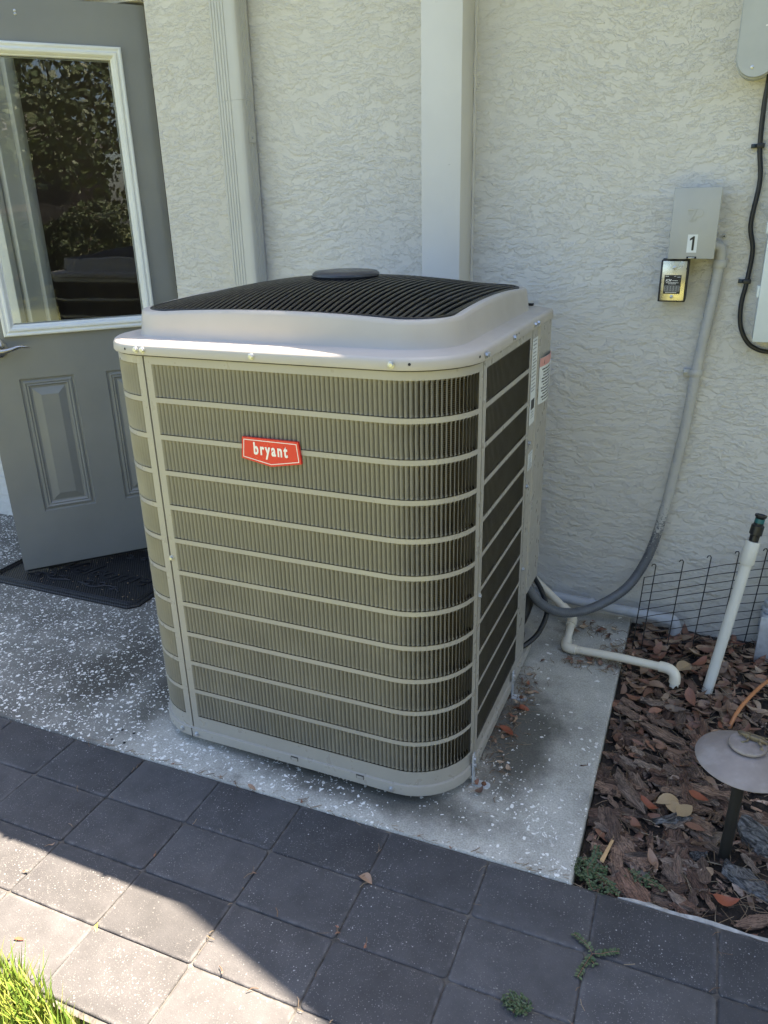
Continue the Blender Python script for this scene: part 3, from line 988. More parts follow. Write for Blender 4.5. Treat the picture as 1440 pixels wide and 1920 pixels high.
bk.grid([[(x, y, z) for x, y in ((-0.03, 0.70), (-0.13, 0.76), (-0.30, D))] for z in (az(0.05), az(0.268))])
bk.build("rear_panel", M["ac"], ac, smooth=False)
ins_ = MB().box((-W + 0.06, 0.06, az(0.05)), (-0.06, D - 0.08, az(0.93)))
ins_.build("inner_cabinet", M["dark"], ac, smooth=False)

def rloop(ins, z, rad=None, arch=0.0, chamfer=True, nc=8, ns=12, dx=None):
    """rounded outline with the chamfered rear right corner; arch lifts the middles of the sides"""
    if dx is None: dx = 0.0 if chamfer else 0.017
    x0, x1, y0, y1 = -W + ins - dx, -ins + dx, ins, D - ins
    r = (RC - ins * 0.55) if rad is None else rad
    pts = []
    # start front-left end of the front side, go counter-clockwise: front, FR corner, right, RR corner, back, RL corner, left, FL corner
    def side(a, b):
        for k in range(ns):
            t = k / ns
            pts.append((a[0] + (b[0] - a[0]) * t, a[1] + (b[1] - a[1]) * t, z + arch * max(0.0, math.sin(math.pi * t)) ** 0.85))
    def corner(cx, cy, a0, rr):
        for k in range(nc):
            a = R(a0 + 90 * k / nc)
            pts.append((cx + rr * math.cos(a), cy + rr * math.sin(a), z))
    ch = CH - ins * 0.58
    side((x0 + r, y0), (x1 - r, y0)); corner(x1 - r, y0 + r, 270, r)
    if chamfer:
        side((x1, y0 + r), (x1, y1 - ch))
        for k in range(nc):
            t = k / nc
            pts.append((x1 - ch * t, y1 - ch + ch * t, z))
        side((x1 - ch, y1), (x0 + r, y1))
    else:
        side((x1, y0 + r), (x1, y1 - r)); corner(x1 - r, y1 - r, 0, r); side((x1 - r, y1), (x0 + r, y1))
    corner(x0 + r, y1 - r, 90, r); side((x0, y1 - r), (x0, y0 + r)); corner(x0 + r, y0 + r, 180, r)
    return pts
A_ = 0.0095
lid = MB()
rd = 0.105
lid.loops([rloop(0.004, az(1.0318)), rloop(-0.0065, az(1.0315)), rloop(-0.0070, az(1.0335)), rloop(-0.0062, az(1.0465)), rloop(-0.0045, az(1.0515)), rloop(-0.001, az(1.0545)),
           rloop(0.006, az(1.0558)), rloop(0.054, az(1.0572), rd + .012, 0, False), rloop(0.0585, az(1.0588), rd + .008, 0, False), rloop(0.0605, az(1.0630), rd + .006, 0, False),
           rloop(0.0632, az(1.082), rd + .003, A_ * .45, False), rloop(0.0665, az(1.1040), rd, A_, False), rloop(0.0682, az(1.1092), rd - .002, A_, False), rloop(0.0715, az(1.1125), rd - .005, A_, False),
           rloop(0.0770, az(1.1135), rd - .010, A_, False), rloop(0.0870, az(1.1125), rd - .019, A_, False), rloop(0.0890, az(1.109), rd - .021, A_, False), rloop(0.0895, az(1.07), rd - .022, A_ * .3, False)])
lid.build("lid", M["lid"], ac, smooth=True, ang=33)

MB().loops([rloop(-0.0022, az(1.0285)), rloop(-0.0022, az(1.0330))]).build("lid_shadow_gap", M["seam"], ac, smooth=False)  # dark strip painting in the shadow gap below the lid skirt
base = MB()
base.loops([rloop(0.012, az(0.0285)), rloop(-0.0045, az(0.0285)), rloop(-0.0058, az(0.0300)), rloop(-0.0058, az(0.0530)), rloop(-0.0050, az(0.0556)), rloop(0.0005, az(0.0564)), rloop(0.02, az(0.0564))], cap0=True)
base.build("base_pan", M["ac"], ac, smooth=True, ang=40)
notch = MB()
for x in (-0.414, -0.235):
    MB().box((x - 0.010, -0.0066, az(0.0445)), (x + 0.010, -0.0050, az(0.0555))).build("base_notch", M["seam"], ac, smooth=False)
for x in (-0.414, -0.235):
    MB().box((x - 0.0085, -0.0074, az(0.0455)), (x + 0.0085, -0.0064, az(0.0525))).build("base_tab", M["ac"], ac, smooth=False)
jb = MB().box((-W + RC - 0.002 - 0.0015, -0.0066, az(0.029)), (-W + RC - 0.002 + 0.0008, -0.0050, az(0.056)))
jb.box((-0.0, 0.1445, az(0.03)), (0.0066, 0.1462, az(0.056)))
jb.build("base_joint", M["seam"], ac, smooth=False)

# grille
GI = 0.0915
GDX = 0.017
gx0, gx1, gy0, gy1 = -W + GI - GDX, -GI + GDX, GI, D - GI
gcx, gcy, ghx, ghy = (gx0 + gx1) / 2, (gy0 + gy1) / 2, (gx1 - gx0) / 2, (gy1 - gy0) / 2
def zg(x, y):
    u = min(1, abs(x - gcx) / ghx); v = min(1, abs(y - gcy) / ghy)
    fu, fv = 1 - u ** 2.2, 1 - v ** 2.2
    return az(1.1105 + 0.0095 * (fu + fv - fu * fv) + 0.042 * fu * fv)
grille = bpy.data.objects.new("fan_grille", None)
COL.objects.link(grille)
grille.parent = ac
gr_r = 0.080
nb = 48
for k in range(nb):
    x = gx0 + (k + 0.5) * (gx1 - gx0) / nb
    # shorten at rounded corners
    e = max(0.0, abs(x - gcx) - (ghx - gr_r))
    dy = gr_r - math.sqrt(max(0, gr_r ** 2 - e ** 2))
    ya, yb = gy0 + dy, gy1 - dy
    pts = []
    for i in range(13):
        y = ya + (yb - ya) * i / 12
        pts.append((x, y, zg(x, y)))
    bm_ = MB()
    # flat-topped bar
    hw, th = 0.0040, 0.0055
    G = []
    for (px, py, pz) in pts:
        G.append([(px - hw, py, pz - th), (px - hw, py, pz - 0.0012), (px - hw * .55, py, pz), (px + hw * .55, py, pz), (px + hw, py, pz - 0.0012), (px + hw, py, pz - th)])
    bm_.grid(G, flip=False)
    bm_.build("grille_bar", M["black"], grille, smooth=True, ang=50)
fr = MB()
fl = [(x, y, zg(x, y) - 0.002) for x, y, z in rloop(GI - 0.0005, 0, gr_r, 0, False)]
fr.tube(fl, 0.0048, 8, closed=True)
for rr in (0.16, 0.255):
    fr.tube([(gcx + rr * math.cos(a * math.pi / 32), gcy + rr * math.sin(a * math.pi / 32), zg(gcx + rr * math.cos(a * math.pi / 32), gcy + rr * math.sin(a * math.pi / 32)) - 0.010) for a in range(64)], 0.0045, 6, closed=True)
for a in (45, 135):
    fr.tube([(gcx + q * math.cos(R(a)), gcy + q * math.sin(R(a)), zg(gcx + q * math.cos(R(a)), gcy + q * math.sin(R(a))) - 0.011) for q in [(-0.38 + 0.76 * i / 20) for i in range(21)]], 0.005, 6)
fr.build("grille_frame", M["black"], grille)
hb = MB().lathe([(0.060, -0.010), (0.079, -0.006), (0.0825, -0.001), (0.0815, 0.004), (0.076, 0.0085), (0.05, 0.0112), (0.002, 0.012)], (gcx, gcy, az(1.1655)), 40)
hb.build("hub_cap", M["hub"], grille)
fan = MB()
fan.lathe([(0.07, -0.15), (0.075, -0.14), (0.075, -0.03), (0.05, -0.012)], (gcx, gcy, az(1.155)), 20)
for k in range(4):
    a0 = k * math.pi / 2 + 0.3
    fan.grid([[(gcx + r * math.cos(a0 + t), gcy + r * math.sin(a0 + t), az(1.02) + t * 0.06) for r in (0.07, 0.16, 0.27)] for t in (0, 0.3, 0.6, 0.9)])
fan.build("fan", M["hub"], ac)

# screws
def hexscrew(p, nrm, name="screw", r=0.0052, m="zinc"):
    n = Vector(nrm).normalized()
    q = n.to_track_quat('Z', 'Y').to_matrix()
    mb = MB().lathe([(r * 1.35, 0), (r * 1.35, 0.0012), (r * 1.2, 0.0014)], p, 14, q)
    mb.lathe([(r, 0.0014), (r, 0.0048), (r * 0.8, 0.0054)], p, 6, q)
    return mb.build(name, M[m], ac, smooth=False)
LZ = az(1.0425)
def skin_n(s):
    p, q = Vector(PS(s, 0)), Vector(PS(s, 0.01))
    return (p - q).normalized()
for s, z in ((-0.011, LZ), (0.0065, LZ), (0.280, LZ), (0.585, LZ), (SR - 0.009, LZ)):
    n = skin_n(s); hexscrew(Vector(PS(s, -0.0068, z)), n)
for y in (0.150, 0.362, 0.567, 0.600):
    hexscrew((0.0068, y, LZ), (1, 0, 0))
for s, z in ((-0.034, az(0.045)), (0.013, az(0.041)), (0.566, az(0.041)), (SR - 0.02, az(0.043))):
    n = skin_n(s); hexscrew(Vector(PS(s, -0.0058, z)), n)
hexscrew((-W + RC + 0.0045, -0.0002, az(0.547)), (0, -1, 0))
hexscrew((0.0002, 0.1595, az(0.50)), (1, 0, 0))
for z in (0.735, 0.615, 0.37): hexscrew((0.0003, 0.5905, az(z)), (1, 0, 0))
hl = MB()
for s, z in ((-0.045, LZ - .001), (0.618, LZ + .001), (0.64 + ARC * .55, LZ + .001)):
    n = skin_n(s); p = Vector(PS(s, -0.0069, z)); q = n.to_track_quat('Z', 'Y').to_matrix()
    hl.lathe([(0.0028, 0), (0.0027, 0.0003)], p, 10, q)
for y in (0.385, 0.405): hl.lathe([(0.0024, 0), (0.0023, 0.0003)], (0.0069, y, LZ + .003), 8, Matrix.Rotation(R(90), 3, 'Y'))
hl.build("spare_hole", M["dark"], ac, smooth=False)
MB().box((-0.075, D - 0.06, az(1.057)), (-0.055, D - 0.045, az(1.063)), 0.001).build("lid_plug", M["black"], ac)

# feet
for (y, sx) in ((0.128, 1), (0.508, 1)):
    fm = MB()
    x = 0.0055
    fm.box((x, y - 0.009, 0.0), (x + 0.0028, y + 0.009, az(0.088)))
    pl = [(0, -0.011)] + [(0.030 + 0.011 * math.cos(R(a)), 0.011 * math.sin(R(a))) for a in range(-90, 91, 30)] + [(0, 0.011)]
    fm.prism(pl, lambda u, v, dd, y=y: (x + 0.003 + u, y + v, dd), 0.0, 0.0028)
    ft = fm.build("foot_bracket", M["galv"], ac, smooth=False)
    MB().lathe([(0.0065, 0.0028), (0.0065, 0.004), (0.0055, 0.0075), (0.002, 0.009)], (x + 0.028, y, 0), 6).build("anchor_bolt", M["rust"], ft, smooth=False)
    q = Matrix.Rotation(R(90), 3, 'Y')
    for z in (0.052, 0.068):
        MB().lathe([(0.0055, 0), (0.0055, 0.003), (0.004, 0.0045)], (x + 0.003, y + 0.002, z), 6, q).build("screw", M["zinc"], ft, smooth=False)
for y in (0.2, 0.7):
    MB().box((-W - 0.008, y - 0.009, 0.0), (-W - 0.0052, y + 0.009, az(0.088))).build("foot_bracket", M["galv"], ac, smooth=False)
for (x, y) in ((-0.7, 0.2), (-0.15, 0.2), (-0.15, 0.68), (-0.7, 0.7)):
    MB().lathe([(0.03, 0), (0.03, az(0.031))], (x, y, 0), 12).build("rubber_foot", M["rubberplain"], ac)

# badge
bx, bz = -0.4125, az(0.8460)
shield = [(-0.0725, -0.0215), (0.000, -0.0345), (0.0725, -0.0215), (0.0675, 0.0255), (-0.0675, 0.0255)]
def bplace(u, v, dd): return (bx + u, -dd, bz + v)
bd_ = MB().prism(shield, bplace, 0.0, 0.0065).build("badge", M["red"], ac, smooth=False)
ol = MB()
def insetpoly(P, q):
    c = Vector((0, -0.002))
    out = []
    n = len(P)
    for i in range(n):
        p0, p1, p2 = Vector(P[i - 1]), Vector(P[i]), Vector(P[(i + 1) % n])
        d1, d2 = (p1 - p0).normalized(), (p2 - p1).normalized()
        n1, n2 = Vector((-d1.y, d1.x)), Vector((-d2.y, d2.x))
        b = (n1 + n2).normalized()
        out.append(tuple(p1 + b * q / max(0.3, b.dot(n1))))
    return out
o1, o2 = insetpoly(shield, 0.0042), insetpoly(shield, 0.0056)
ol.loops([[bplace(u, v, 0.0064) for u, v in o1], [bplace(u, v, 0.0071) for u, v in o1], [bplace(u, v, 0.0071) for u, v in o2], [bplace(u, v, 0.0064) for u, v in o2]])
ol.build("badge_outline", M["white"], bd_, smooth=False)
Mb = Matrix.Translation((bx, -0.0066, bz - 0.0095)) @ Matrix.Rotation(R(90), 4, 'X')
lettering("badge_lettering", "bryant", 0.0365, M["white"], bd_, Mb, sx=0.66, ext=0.0008, offset=0.0011, space=1.32)

# labels on the service side
def label(name, y0, y1, z0, z1, x=0.0045, m="label"):
    return MB().box((x, y0, az(z0)), (x + 0.0006, y1, az(z1))).build(name, M[m], ac, smooth=False)
def greek(parent, y0, y1, z0, z1, x, seed, lh=0.006, fillr=0.55, m="print"):
    rnd = random.Random(seed)
    mb = MB()
    z = z1
    while z > z0:
        h = lh * fillr * rnd.uniform(.8, 1.1)
        y = y0 + rnd.uniform(0, .15) * (y1 - y0)
        ye = y1 - rnd.uniform(0, .3) * (y1 - y0)
        while y < ye:
            w_ = rnd.uniform(.004, .014)
            mb.box((x, y, az(z - h)), (x + 0.0003, min(y + w_, ye), az(z)))
            y += w_ + rnd.uniform(.0015, .003)
        z -= lh * rnd.uniform(.9, 1.3)
    return mb.build("label_print", M[m], parent, smooth=False)
l1 = label("rating_label", 0.5805, 0.6385, 0.783, 1.004, 0.0004)
greek(l1, 0.584, 0.636, 0.865, 0.999, 0.0010, 3, 0.0085, 0.4)
MB().box((0.0010, 0.592, az(0.822)), (0.0014, 0.628, az(0.848))).build("label_block", M["blackprint"], l1, smooth=False)
greek(l1, 0.59, 0.63, 0.80, 0.816, 0.0010, 5, 0.007, 0.4)
l2 = label("small_label", 0.5905, 0.6395, 0.657, 0.704, 0.0004)
greek(l2, 0.595, 0.637, 0.662, 0.70, 0.0010, 6, 0.006, 0.35)
l3 = MB()
wy = [0.655 + i * 0.0125 for i in range(12)]
def wx(i): return 0.0050 + 0.010 * math.sin(math.pi * min(1, i / 11 * 1.05)) * 0.8
l3.grid([[(wx(i), y, az(z)) for i, y in enumerate(wy)] for z in (0.822, 0.944)])
l3.grid([[(wx(i) - 0.0006, y, az(z)) for i, y in enumerate(wy)] for z in (0.822, 0.944)], flip=True)
l3 = l3.build("warning_label", M["label"], ac, smooth=True, ang=80)
hdm = MB().grid([[(wx(i) + 0.0004, y, az(z)) for i, y in enumerate(wy)] for z in (0.921, 0.9435)])
hdm.build("label_header", M["pink"], l3)
rnd = random.Random(11)
wp = MB()
for zc in [0.914 - 0.0082 * i for i in range(11)]:
    if zc < 0.83: break
    i = rnd.choice((1, 1, 2))
    while i < 9:
        j = min(9, i + rnd.choice((1, 2, 2)))
        wp.grid([[(wx(q) + 0.0005, wy[q] + (0.003 if q == i else 0), az(z)) for q in (i, j)] for z in (zc - 0.0035, zc)])
        i = j
wp.prism([(0, 0), (0.013, 0), (0.0065, 0.012)], lambda u, v, dd: (wx(2) + 0.0012 + dd, wy[2] + u, az(0.926) + v), 0, 0.0002)
wp.build("label_print", M["blackprint"], l3, smooth=False)

# ------------------------------------------------------------------ pipes and lines at the back
line = thing("insulated_line", "dark insulated refrigerant line looping from the cooling unit down to the slab", "pipe", (0.11, 0.90, PAD_Z))
def rel(pts, o): return [(p[0] - o[0], p[1] - o[1], p[2] - o[2]) for p in pts]
O_ = (0.11, 0.90, PAD_Z)
MB().tube(spline(rel([(0.02, 0.94, 0.245), (0.10, 0.935, 0.238), (0.119, 0.93, 0.220), (0.142, 0.92, 0.190), (0.163, 0.90, 0.156), (0.171, 0.875, 0.132), (0.165, 0.84, 0.105), (0.150, 0.80, 0.085), (0.118, 0.755, 0.070), (0.06, 0.70, 0.06)], O_), 6), 0.0078, 8).build("hose", M["cable"], line)
MB().tube(spline(rel([(0.0, 0.87, 0.24), (0.075, 0.90, 0.225), (0.105, 0.905, 0.17), (0.085, 0.86, 0.09), (0.04, 0.80, 0.04)], O_), 6), 0.021, 12).build("foam_sleeve", M["cable"], line)

cond = thing("flexible_conduit", "ribbed grey conduit curving down the wall from the small electrical box to the cooling unit", "conduit", (0.52, 1.15, 0.9))
O_ = (0.52, 1.15, 0.9)
cpts = [(0.534, 1.152, 1.160), (0.526, 1.153, 1.045), (0.517, 1.154, 0.94), (0.509, 1.155, 0.850), (0.499, 1.154, 0.686), (0.488, 1.15, 0.586), (0.473, 1.14, 0.449), (0.449, 1.125, 0.307), (0.419, 1.10, 0.220), (0.379, 1.06, 0.163), (0.308, 1.0, 0.123), (0.243, 0.94, 0.118), (0.193, 0.89, 0.141), (0.149, 0.85, 0.185), (0.112, 0.82, 0.250), (0.07, 0.80, 0.30)]
cs = resample(spline(cpts, 14), 0.0026)
MB().tube(rel(cs, O_), [0.0150 if i % 3 else 0.0140 for i in range(len(cs))], 14).build("conduit_body", M["conduit"], cond, smooth=True, ang=80)
el = spline([(0.500, 1.148, 1.193), (0.520, 1.150, 1.197), (0.532, 1.152, 1.188), (0.5345, 1.152, 1.160)], 6)
MB().tube(rel(el, O_), 0.0145, 14).build("elbow", M["paintpipe"], cond)
MB().lathe([(0.0175, -0.010), (0.0185, -0.008), (0.0185, 0.007), (0.0165, 0.010)], (0.5345 - O_[0], 0.002, 1.152 - O_[2]), 20).build("collar", M["paintpipe"], cond)
cpl = MB()
Q = Matrix.Rotation(R(-5), 3, 'Y')
cpl.lathe([(0.0170, -0.008), (0.0180, -0.006), (0.0180, 0.006), (0.0170, 0.008)], (0.509 - O_[0], 0.005, 0.849 - O_[2]), 18, Q)
cpl.box((0.474 - O_[0], 0.012, 0.836 - O_[2]), (0.496 - O_[0], 0.026, 0.856 - O_[2]), 0.003)
cc_ = cpl.build("pipe_clamp", M["paintpipe"], cond)
MB().lathe([(0.005, 0), (0.0045, 0.003), (0.002, 0.004)], (0.479 - O_[0], 0.012, 0.847 - O_[2]), 8, RX).build("screw", M["zinc"], cc_)

gp = thing("grey_drain_pipe", "grey pipe lying along the foot of the wall and turning down into the leaves", "pipe", (0.3, 1.12, 0.05))
O_ = (0.3, 1.12, 0.05)
MB().tube(rel([(0.0, 1.125, 0.076), (0.31, 1.12, 0.062), (0.503, 1.12, 0.053)], O_), 0.0165, 16).build("pipe_run", M["greypvc"], gp)
el = spline([(0.488, 1.12, 0.054), (0.518, 1.12, 0.052), (0.536, 1.12, 0.047), (0.545, 1.12, 0.030), (0.546, 1.12, 0.005)], 6)
MB().tube(rel(el, O_), 0.0195, 16).build("elbow", M["greypvc"], gp)
MB().tube(rel([(0.546, 1.12, 0.012), (0.546, 1.12, -0.045)], O_), 0.0168, 16).build("down_pipe", M["greypvc"], gp)
MB().tube(rel([(0.268, 1.121, 0.064), (0.284, 1.121, 0.0632)], O_), 0.0195, 16).build("strap", M["greypvc"], gp)

wp_ = thing("condensate_pipe", "cream plastic pipe zigzagging over the slab and ending in a chipped elbow above the mulch", "pipe", (0.3, 0.95, 0.03))
O_ = (0.3, 0.95, 0.03)
rz = PAD_Z + 0.0165
PR = 0.0125
MB().tube(rel([(0.04, 1.135, 0.145), (0.085, 1.125, 0.118), (0.205, 1.055, 0.060)], O_), PR, 14).build("pipe_run", M["pvc"], wp_)
MB().tube(rel(spline([(0.190, 1.064, 0.067), (0.216, 1.047, 0.054), (0.231, 1.025, 0.046), (0.2315, 0.995, 0.040)], 5), O_), 0.0158, 14).build("elbow", M["pvc"], wp_)
MB().tube(rel([(0.2315, 1.0, 0.040), (0.232, 0.91, rz)], O_), PR, 14).build("pipe_run", M["pvc"], wp_)
MB().tube(rel(spline([(0.232, 0.935, rz), (0.233, 0.905, rz), (0.241, 0.888, rz), (0.268, 0.882, rz + .001)], 5), O_), 0.0158, 14).build("elbow", M["pvc"], wp_)
MB().tube(rel([(0.262, 0.884, rz + .001), (0.396, 0.858, 0.037), (0.532, 0.831, 0.047)], O_), PR, 14).build("pipe_run", M["pvc"], wp_)
MB().tube(rel(spline([(0.515, 0.835, 0.046), (0.540, 0.829, 0.047), (0.556, 0.822, 0.040), (0.561, 0.818, 0.026), (0.561, 0.816, 0.012)], 5), O_), 0.0160, 14).build("elbow", M["pvc"], wp_)
ct = []
for k in range(15):
    a = 2 * math.pi * k / 15
    ct.append((0.561 + 0.0125 * math.cos(a), 0.816 + 0.0125 * math.sin(a), a))
chip = MB()
chip.loops([[(x - O_[0], y - O_[1], 0.014 - O_[2]) for x, y, a in ct], [(x - O_[0], y - O_[1], (0.000 if math.sin(a * 2 + .6) > -.4 else 0.008) + 0.0015 * math.sin(a * 5) - O_[2]) for x, y, a in ct]])
chip.build("chipped_end", M["whitepvc"], wp_, smooth=False)

# ------------------------------------------------------------------ boxes on the wall
eb = thing("electrical_box", "small grey box marked with the number 1 on the stucco wall", "electrical box", (0.459, WALL_Y, 1.257))
bw, bh = 0.0585, 0.089
MB().box((-bw + .003, -0.094, -bh + .004), (bw - .003, 0.001, bh - .004), 0.002).build("box_body", M["box"], eb)
cov = MB().box((-bw, -0.1005, -bh), (bw, -0.0945, bh), 0.0022)
cov.box((-bw, -0.0944, -bh - 0.0), (-bw + .0025, -0.078, bh), 0)
cov.box((-bw, -0.0944, bh - .003), (bw, -0.07, bh + 0.0008), 0)
cov.build("cover", M["box"], eb)
def fplace(cx, cz, y): return lambda u, v, dd: (cx + u, y - dd, cz + v)
em = MB()
e_ = fplace(-0.001, 0.024, -0.1003)
em.prism([(-0.019, 0.0135), (0.004, 0.0135), (-0.008, -0.0165), (-0.013, -0.0165), (-0.004, 0.0095), (-0.019, 0.0095)], e_, 0, 0.0020)
em.prism([(-0.019, 0.001), (-0.0115, 0.001), (-0.0125, 0.004), (-0.019, 0.004)], e_, 0, 0.0020)
pp = [(0.0055, 0.0135)] + [(0.010 + 0.0105 * math.cos(R(a)), 0.0035 + 0.0100 * math.sin(R(a))) for a in range(90, -91, -20)][::1]
pp = pp + [(0.0045, -0.0065), (0.0015, -0.0165), (-0.006, -0.0165)]
em.prism(list(reversed(pp)), e_, 0, 0.0020)
em.build("embossed_emblem", M["box"], eb, smooth=False)
st = MB().box((-0.0125, -0.1013, -0.0725), (0.0125, -0.1006, -0.0265)).build("number_sticker", M["label"], eb, smooth=False)
nm = MB()
nm.prism([(0.0, -0.0175), (0.0055, -0.0175), (0.0055, 0.0185), (0.0022, 0.0185), (-0.0062, 0.0125), (-0.0062, 0.0075), (0.0, 0.0105)], fplace(-0.0005, -0.0495, -0.1013), 0, 0.0004)
nm.build("sticker_number", M["blackprint"], st, smooth=False)
hs = MB().box((-0.0105, -0.1012, -bh + 0.001), (0.0145, -0.1006, -bh + 0.0065))
hs.build("latch_slot", M["dark"], eb, smooth=False)
MB().box((-0.006, -0.1045, -bh + 0.0015), (0.010, -0.1013, -bh + 0.0048), 0.001).build("latch", M["zinc"], eb)

sg = thing("surge_protector", "small brass coloured surge plate with a black label, below the grey numbered box", "surge protector", (0.4210, WALL_Y, 1.1085))
MB().box((-0.036, -0.080, -0.0555), (0.036, 0.001, 0.0555), 0.002).build("gasket_box", M["blackprint"], sg)
MB().box((-0.031, -0.0835, -0.0520), (0.0315, -0.0802, 0.0535), 0.0012).build("cover_plate", M["brassy"], sg)
lb = MB().box((-0.0235, -0.0842, -0.0335), (0.0205, -0.0836, 0.0165), 0).build("plate_label", M["blackprint"], sg, smooth=False)
lettering("label_lettering", "ICM", 0.0085, M["white"], lb, Matrix.Translation((-0.0125, -0.0844, -0.0005)) @ Matrix.Rotation(R(90), 4, 'X'), ext=0.0001, shear=0.2, offset=0.0002)
gk = MB()
rnd = random.Random(2)
for (x0, x1, z) in ((-0.021, -0.012, .0125), (0.002, 0.006, .0125), (0.010, 0.018, .0105), (-0.002, 0.012, .001), (-0.018, 0.014, -.0045), (-0.012, 0.008, -.0075), (-0.018, 0.012, -.0305)):
    x = x0
    while x < x1:
        l = rnd.uniform(.0015, .004); gk.box((x, -0.0845, z), (min(x1, x + l), -0.0842, z + .0014)); x += l + .0007
for k in range(6): gk.box((-0.021, -0.0845, -0.0125 - k * .0028), (0.018, -0.0842, -0.0125 - k * .0028 + .0004))
for k in range(6): gk.box((-0.021 + k * .0077, -0.0845, -0.0268), (-0.0206 + k * .0077, -0.0842, -0.0122))
gk.build("label_print", M["white"], lb, smooth=False)
for z in (0.036, -0.0415):
    MB().lathe([(0.0046, 0), (0.0046, .0016), (0.002, .003)], (0.0, -0.0835, z), 12, RX).build("screw", M["zinc"], sg)
MB().tube([(0.012, -0.04, 0.055), (0.012, -0.04, 0.066)], 0.011, 10).build("nipple", M["box"], sg)

mt = thing("meter_cover", "pale grey round-bottomed meter cover high on the wall above the black cable", "meter cover", (0.556, WALL_Y, 1.80))
def stad(w, z1, zc):
    return [(w, z1)] + [(-w, z1)][:1] + [(w * math.cos(R(a)), zc + w * math.sin(R(a))) for a in range(180, 361, 15)]
mm = MB()
for wv_, y0, y1 in ((0.043, 0.0, 0.074), (0.0475, 0.0742, 0.080), (0.0445, 0.080, 0.0995)):
    mm.prism(list(stad(wv_, 0.5, -0.163)), lambda u, v, dd: (u, -dd, v), y0, y1)
mm.build("cover", M["meter"], mt, smooth=True, ang=30)
MB().lathe([(0.0042, 0), (0.0042, .0016), (0.002, .0026)], (-0.008, -0.0995, -0.186), 12, RX).build("screw", M["zinc"], mt)
MB().lathe([(0.0022, 0), (0.002, .0004)], (0.012, -0.0995, -0.10), 10, RX).build("paint_fleck", M["white"], mt)

pn = thing("service_panel_box", "pale blue-grey panel box on the wall at the right, beside the looping black cable", "panel box", (0.80, WALL_Y, 1.23))
MB().box((-0.157, -0.082, -0.277), (0.157, 0.001, 0.30), 0.003).build("cabinet", M["panel"], pn)
MB().box((-0.159, -0.088, -0.2775), (0.159, -0.0822, 0.302), 0.002).build("panel_door", M["panel"], pn)
hg = MB()
for z in (-0.16, 0.0, 0.16): hg.box((-0.1655, -0.086, z), (-0.1592, -0.07, z + 0.03), 0.001)
hg.build("hinge", M["panel"], pn)

cbl = thing("black_cable", "black cable clipped to the wall, looping beneath the pale panel box", "cable", (0.61, 1.168, 1.25))
O_ = (0.61, 1.168, 1.25)
cp_ = [(0.593, 1.165, 1.72), (0.591, 1.165, 1.593), (0.589, 1.166, 1.533), (0.593, 1.168, 1.441), (0.605, 1.168, 1.358), (0.598, 1.168, 1.253), (0.612, 1.168, 1.185), (0.609, 1.168, 1.104), (0.603, 1.168, 1.044), (0.609, 1.168, 0.986), (0.631, 1.168, 0.942), (0.661, 1.168, 0.921), (0.70, 1.168, 0.913), (0.80, 1.168, 0.90), (0.95, 1.168, 0.92)]
MB().tube(rel(spline(cp_, 8), O_), 0.0062, 10).build("jacket", M["cable"], cbl)
for (x, z, sd) in ((0.594, 1.443, -1), (0.609, 1.104, -1)):
    k_ = MB().box((x - 0.009 - O_[0], -0.0085, z - 0.006 - O_[2]), (x + 0.010 - O_[0], 0.012, z + 0.006 - O_[2]), 0.002)
    k_.box((x - 0.022 - O_[0], 0.004, z - 0.005 - O_[2]), (x - 0.008 - O_[0], 0.012, z + 0.005 - O_[2]), 0.001)
    cl_ = k_.build("cable_clip", M["cable"], cbl)
    MB().lathe([(0.0052, 0), (0.0052, .002), (0.003, .0034)], (x - 0.0155 - O_[0], 0.004, z - O_[2]), 10, RX).build("screw", M["clip"], cl_)

jbx = thing("junction_box", "galvanized outdoor junction box low on the wall behind the wire fence", "junction box", (0.845, WALL_Y, 0.055))
MB().box((-0.058, -0.098, -0.080), (0.058, -0.004, 0.074), 0.004).build("box_body", M["galv"], jbx)
MB().box((-0.063, -0.104, -0.086), (0.063, -0.0985, 0.080), 0.003).build("cover", M["galv"], jbx)
MB().tube([(-0.035, -0.055, 0.07), (-0.035, -0.055, 0.42)], 0.0155, 14).build("riser_pipe", M["galv"], jbx)
for z in (0.085, 0.108): MB().lathe([(0.021, -0.006), (0.022, -0.003), (0.022, 0.005), (0.019, 0.008)], (-0.035, -0.055, z), 16).build("compression_nut", M["galv"], jbx)

hole = MB().lathe([(0.0065, 0), (0.0065, 0.003), (0.0045, 0.0045)], (0.536, WALL_Y, 1.2215), 12, RX)
hole = tag(hole.build("wall_plug", M["paintpipe"]), "tiny round plug with a dark hole in the wall right of the numbered box", "wall plug")
MB().lathe([(0.0025, 0.0045), (0.0024, 0.0048)], (0.536, WALL_Y, 1.2215), 8, RX).build("plug_hole", M["dark"], hole)

